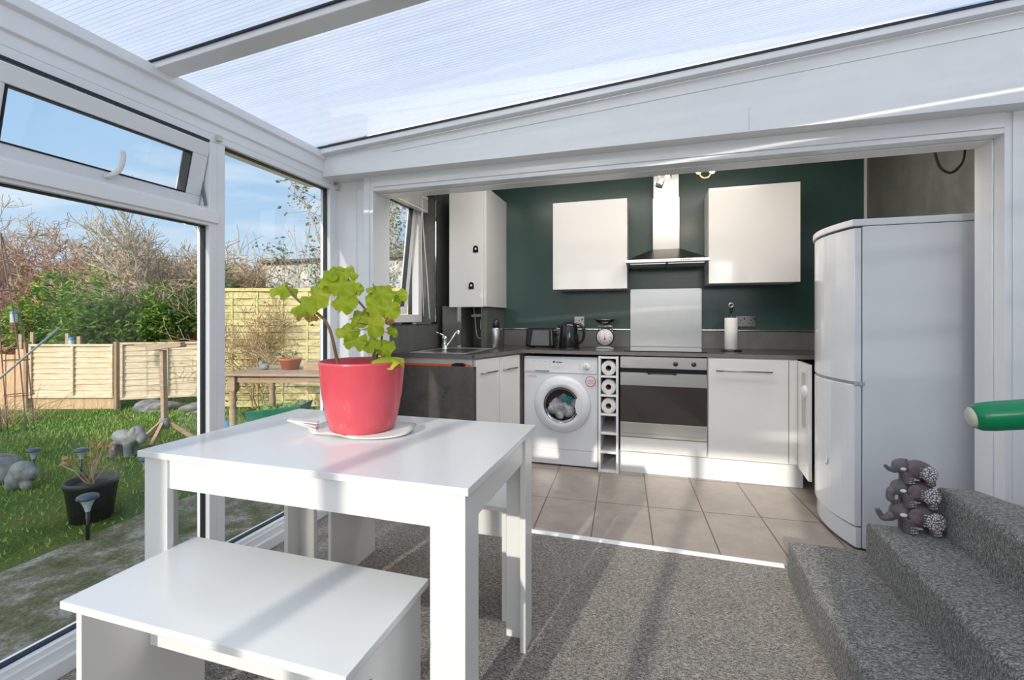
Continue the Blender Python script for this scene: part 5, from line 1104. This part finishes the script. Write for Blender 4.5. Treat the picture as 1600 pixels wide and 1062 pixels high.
rockobj(-5.95, 4.75, 0.35, 'dark stone lying right of the wooden stand', flat=0.25)
rockobj(-4.55, 3.95, 0.20, 'crumpled blue bag on the lawn by the window mullion', 'bag', 'blue_bag', 'blue_bag', 0.6)
# obelisk of metal rods and bird feeders
ob = thing('plant_obelisk', 'tall rusty wire plant support at the left edge of the lawn', 'plant support', (-6.9, 3.4, GZ))
om = MB(); cxy = Vector((-6.92, 3.40, 0)); top = cxy+Vector((-0.12, -0.12, 2.25+GZ))
for dx, dy in ((-0.15, -0.05), (0.02, 0.10), (0.12, -0.02), (-0.05, -0.15)):
    om.tube(crm([(cxy.x+dx, cxy.y+dy, GZ), (cxy.x+dx*0.9-0.05, cxy.y+dy*0.9-0.05, 0.9), (top.x+dx*0.4, top.y+dy*0.4, 1.85), top]), 0.006, 6)
for z, s_ in ((0.25, 0.95), (0.65, 0.85), (1.05, 0.75), (1.45, 0.65)):
    ctr = cxy.lerp(top, z/2.2); om.tube([(ctr.x+0.13*s_*math.cos(a), ctr.y+0.13*s_*math.sin(a), z) for a in [2*math.pi*q/14 for q in range(15)]], 0.005, 5, False)
obj('rods', om, 'rust_metal', ob)
tag(obj('leaning_cane', MB().tube([(-6.9, 2.9, 0.15), (-6.55, 3.55, 1.02)], 0.012, 7).tube([(-6.9, 2.9, 0.15), (-7.1, 2.55, GZ)], 0.012, 7), 'steel_grey', None, loc=(-6.9, 2.9, GZ)), 'grey cane leaning across the wire plant support', 'cane')
def feeder(x, y, z, label):
    t = thing('bird_feeder', label, 'bird feeder', (x, y, z), group='bird feeders')
    obj('tube', MB().lathe([(0.032, 0), (0.032, 0.20)], (0, 0, 0), 16), 'glass_jar', t, local=True); obj('seed', MB().lathe([(0.033, 0.0), (0.033, 0.10)], (0, 0, 0.002), 16), 'seed', t, local=True)
    obj('lid', MB().lathe([(0.036, 0.20), (0.036, 0.225), (0.01, 0.24)], (0, 0, 0), 16), 'blue_bag', t, local=True)
    obj('hook', MB().tube([(0, 0, 0.24), (0, 0, 0.33)], 0.003, 5).tube([(0, 0, 0.33), (-0.05, 0.12, 0.45)], 0.003, 5), 'rust_metal', t, local=True)
feeder(-7.0, 3.37, 0.98, 'bird feeder hanging inside the wire plant support'); feeder(-7.90, 4.42, 0.62, 'bird feeder fixed on the pickets above the left lap fence panel')
# downpipe seen beside the corner post
dp = thing('downpipe', 'white drainpipe on a grey post outside near the corner', 'drainpipe', (-2.2, 2.62, GZ))
q = (-2.35, 2.93)
obj('pipe', MB().tube(crm([(q[0], q[1], 1.40), (q[0], q[1], 1.18), (q[0], q[1], 1.05)]), 0.035, 14).ell((q[0], q[1], 1.39), (0.036, 0.036, 0.03)), 'white_plastic', dp)
obj('water_butt', MB().box(q[0]-0.035, q[0]+0.04, q[1]-0.05, q[1]+0.05, GZ, 1.05), 'steel_grey', dp, 0.005)
# straw tuft
tf = MB(); rnd = random.Random(77)
for i in range(120):
    x, y = -7.6+rnd.gauss(0, 0.25), 3.45+rnd.gauss(0, 0.2); e_ = Vector((x+rnd.gauss(0, 0.2), y+rnd.gauss(0, 0.2), GZ+rnd.uniform(0.1, 0.45)))
    tf.tube([(x, y, GZ), Vector((x, y, GZ)).lerp(e_, 0.5)+Vector((0, 0, 0.06)), e_], [0.004, 0.003, 0.002], 4)
tag(obj('dry_grass_clump', tf, 'straw', None, loc=(-7.6, 3.45, GZ)), 'orange dry grass clump round the foot of the wire plant support', 'dry grass')
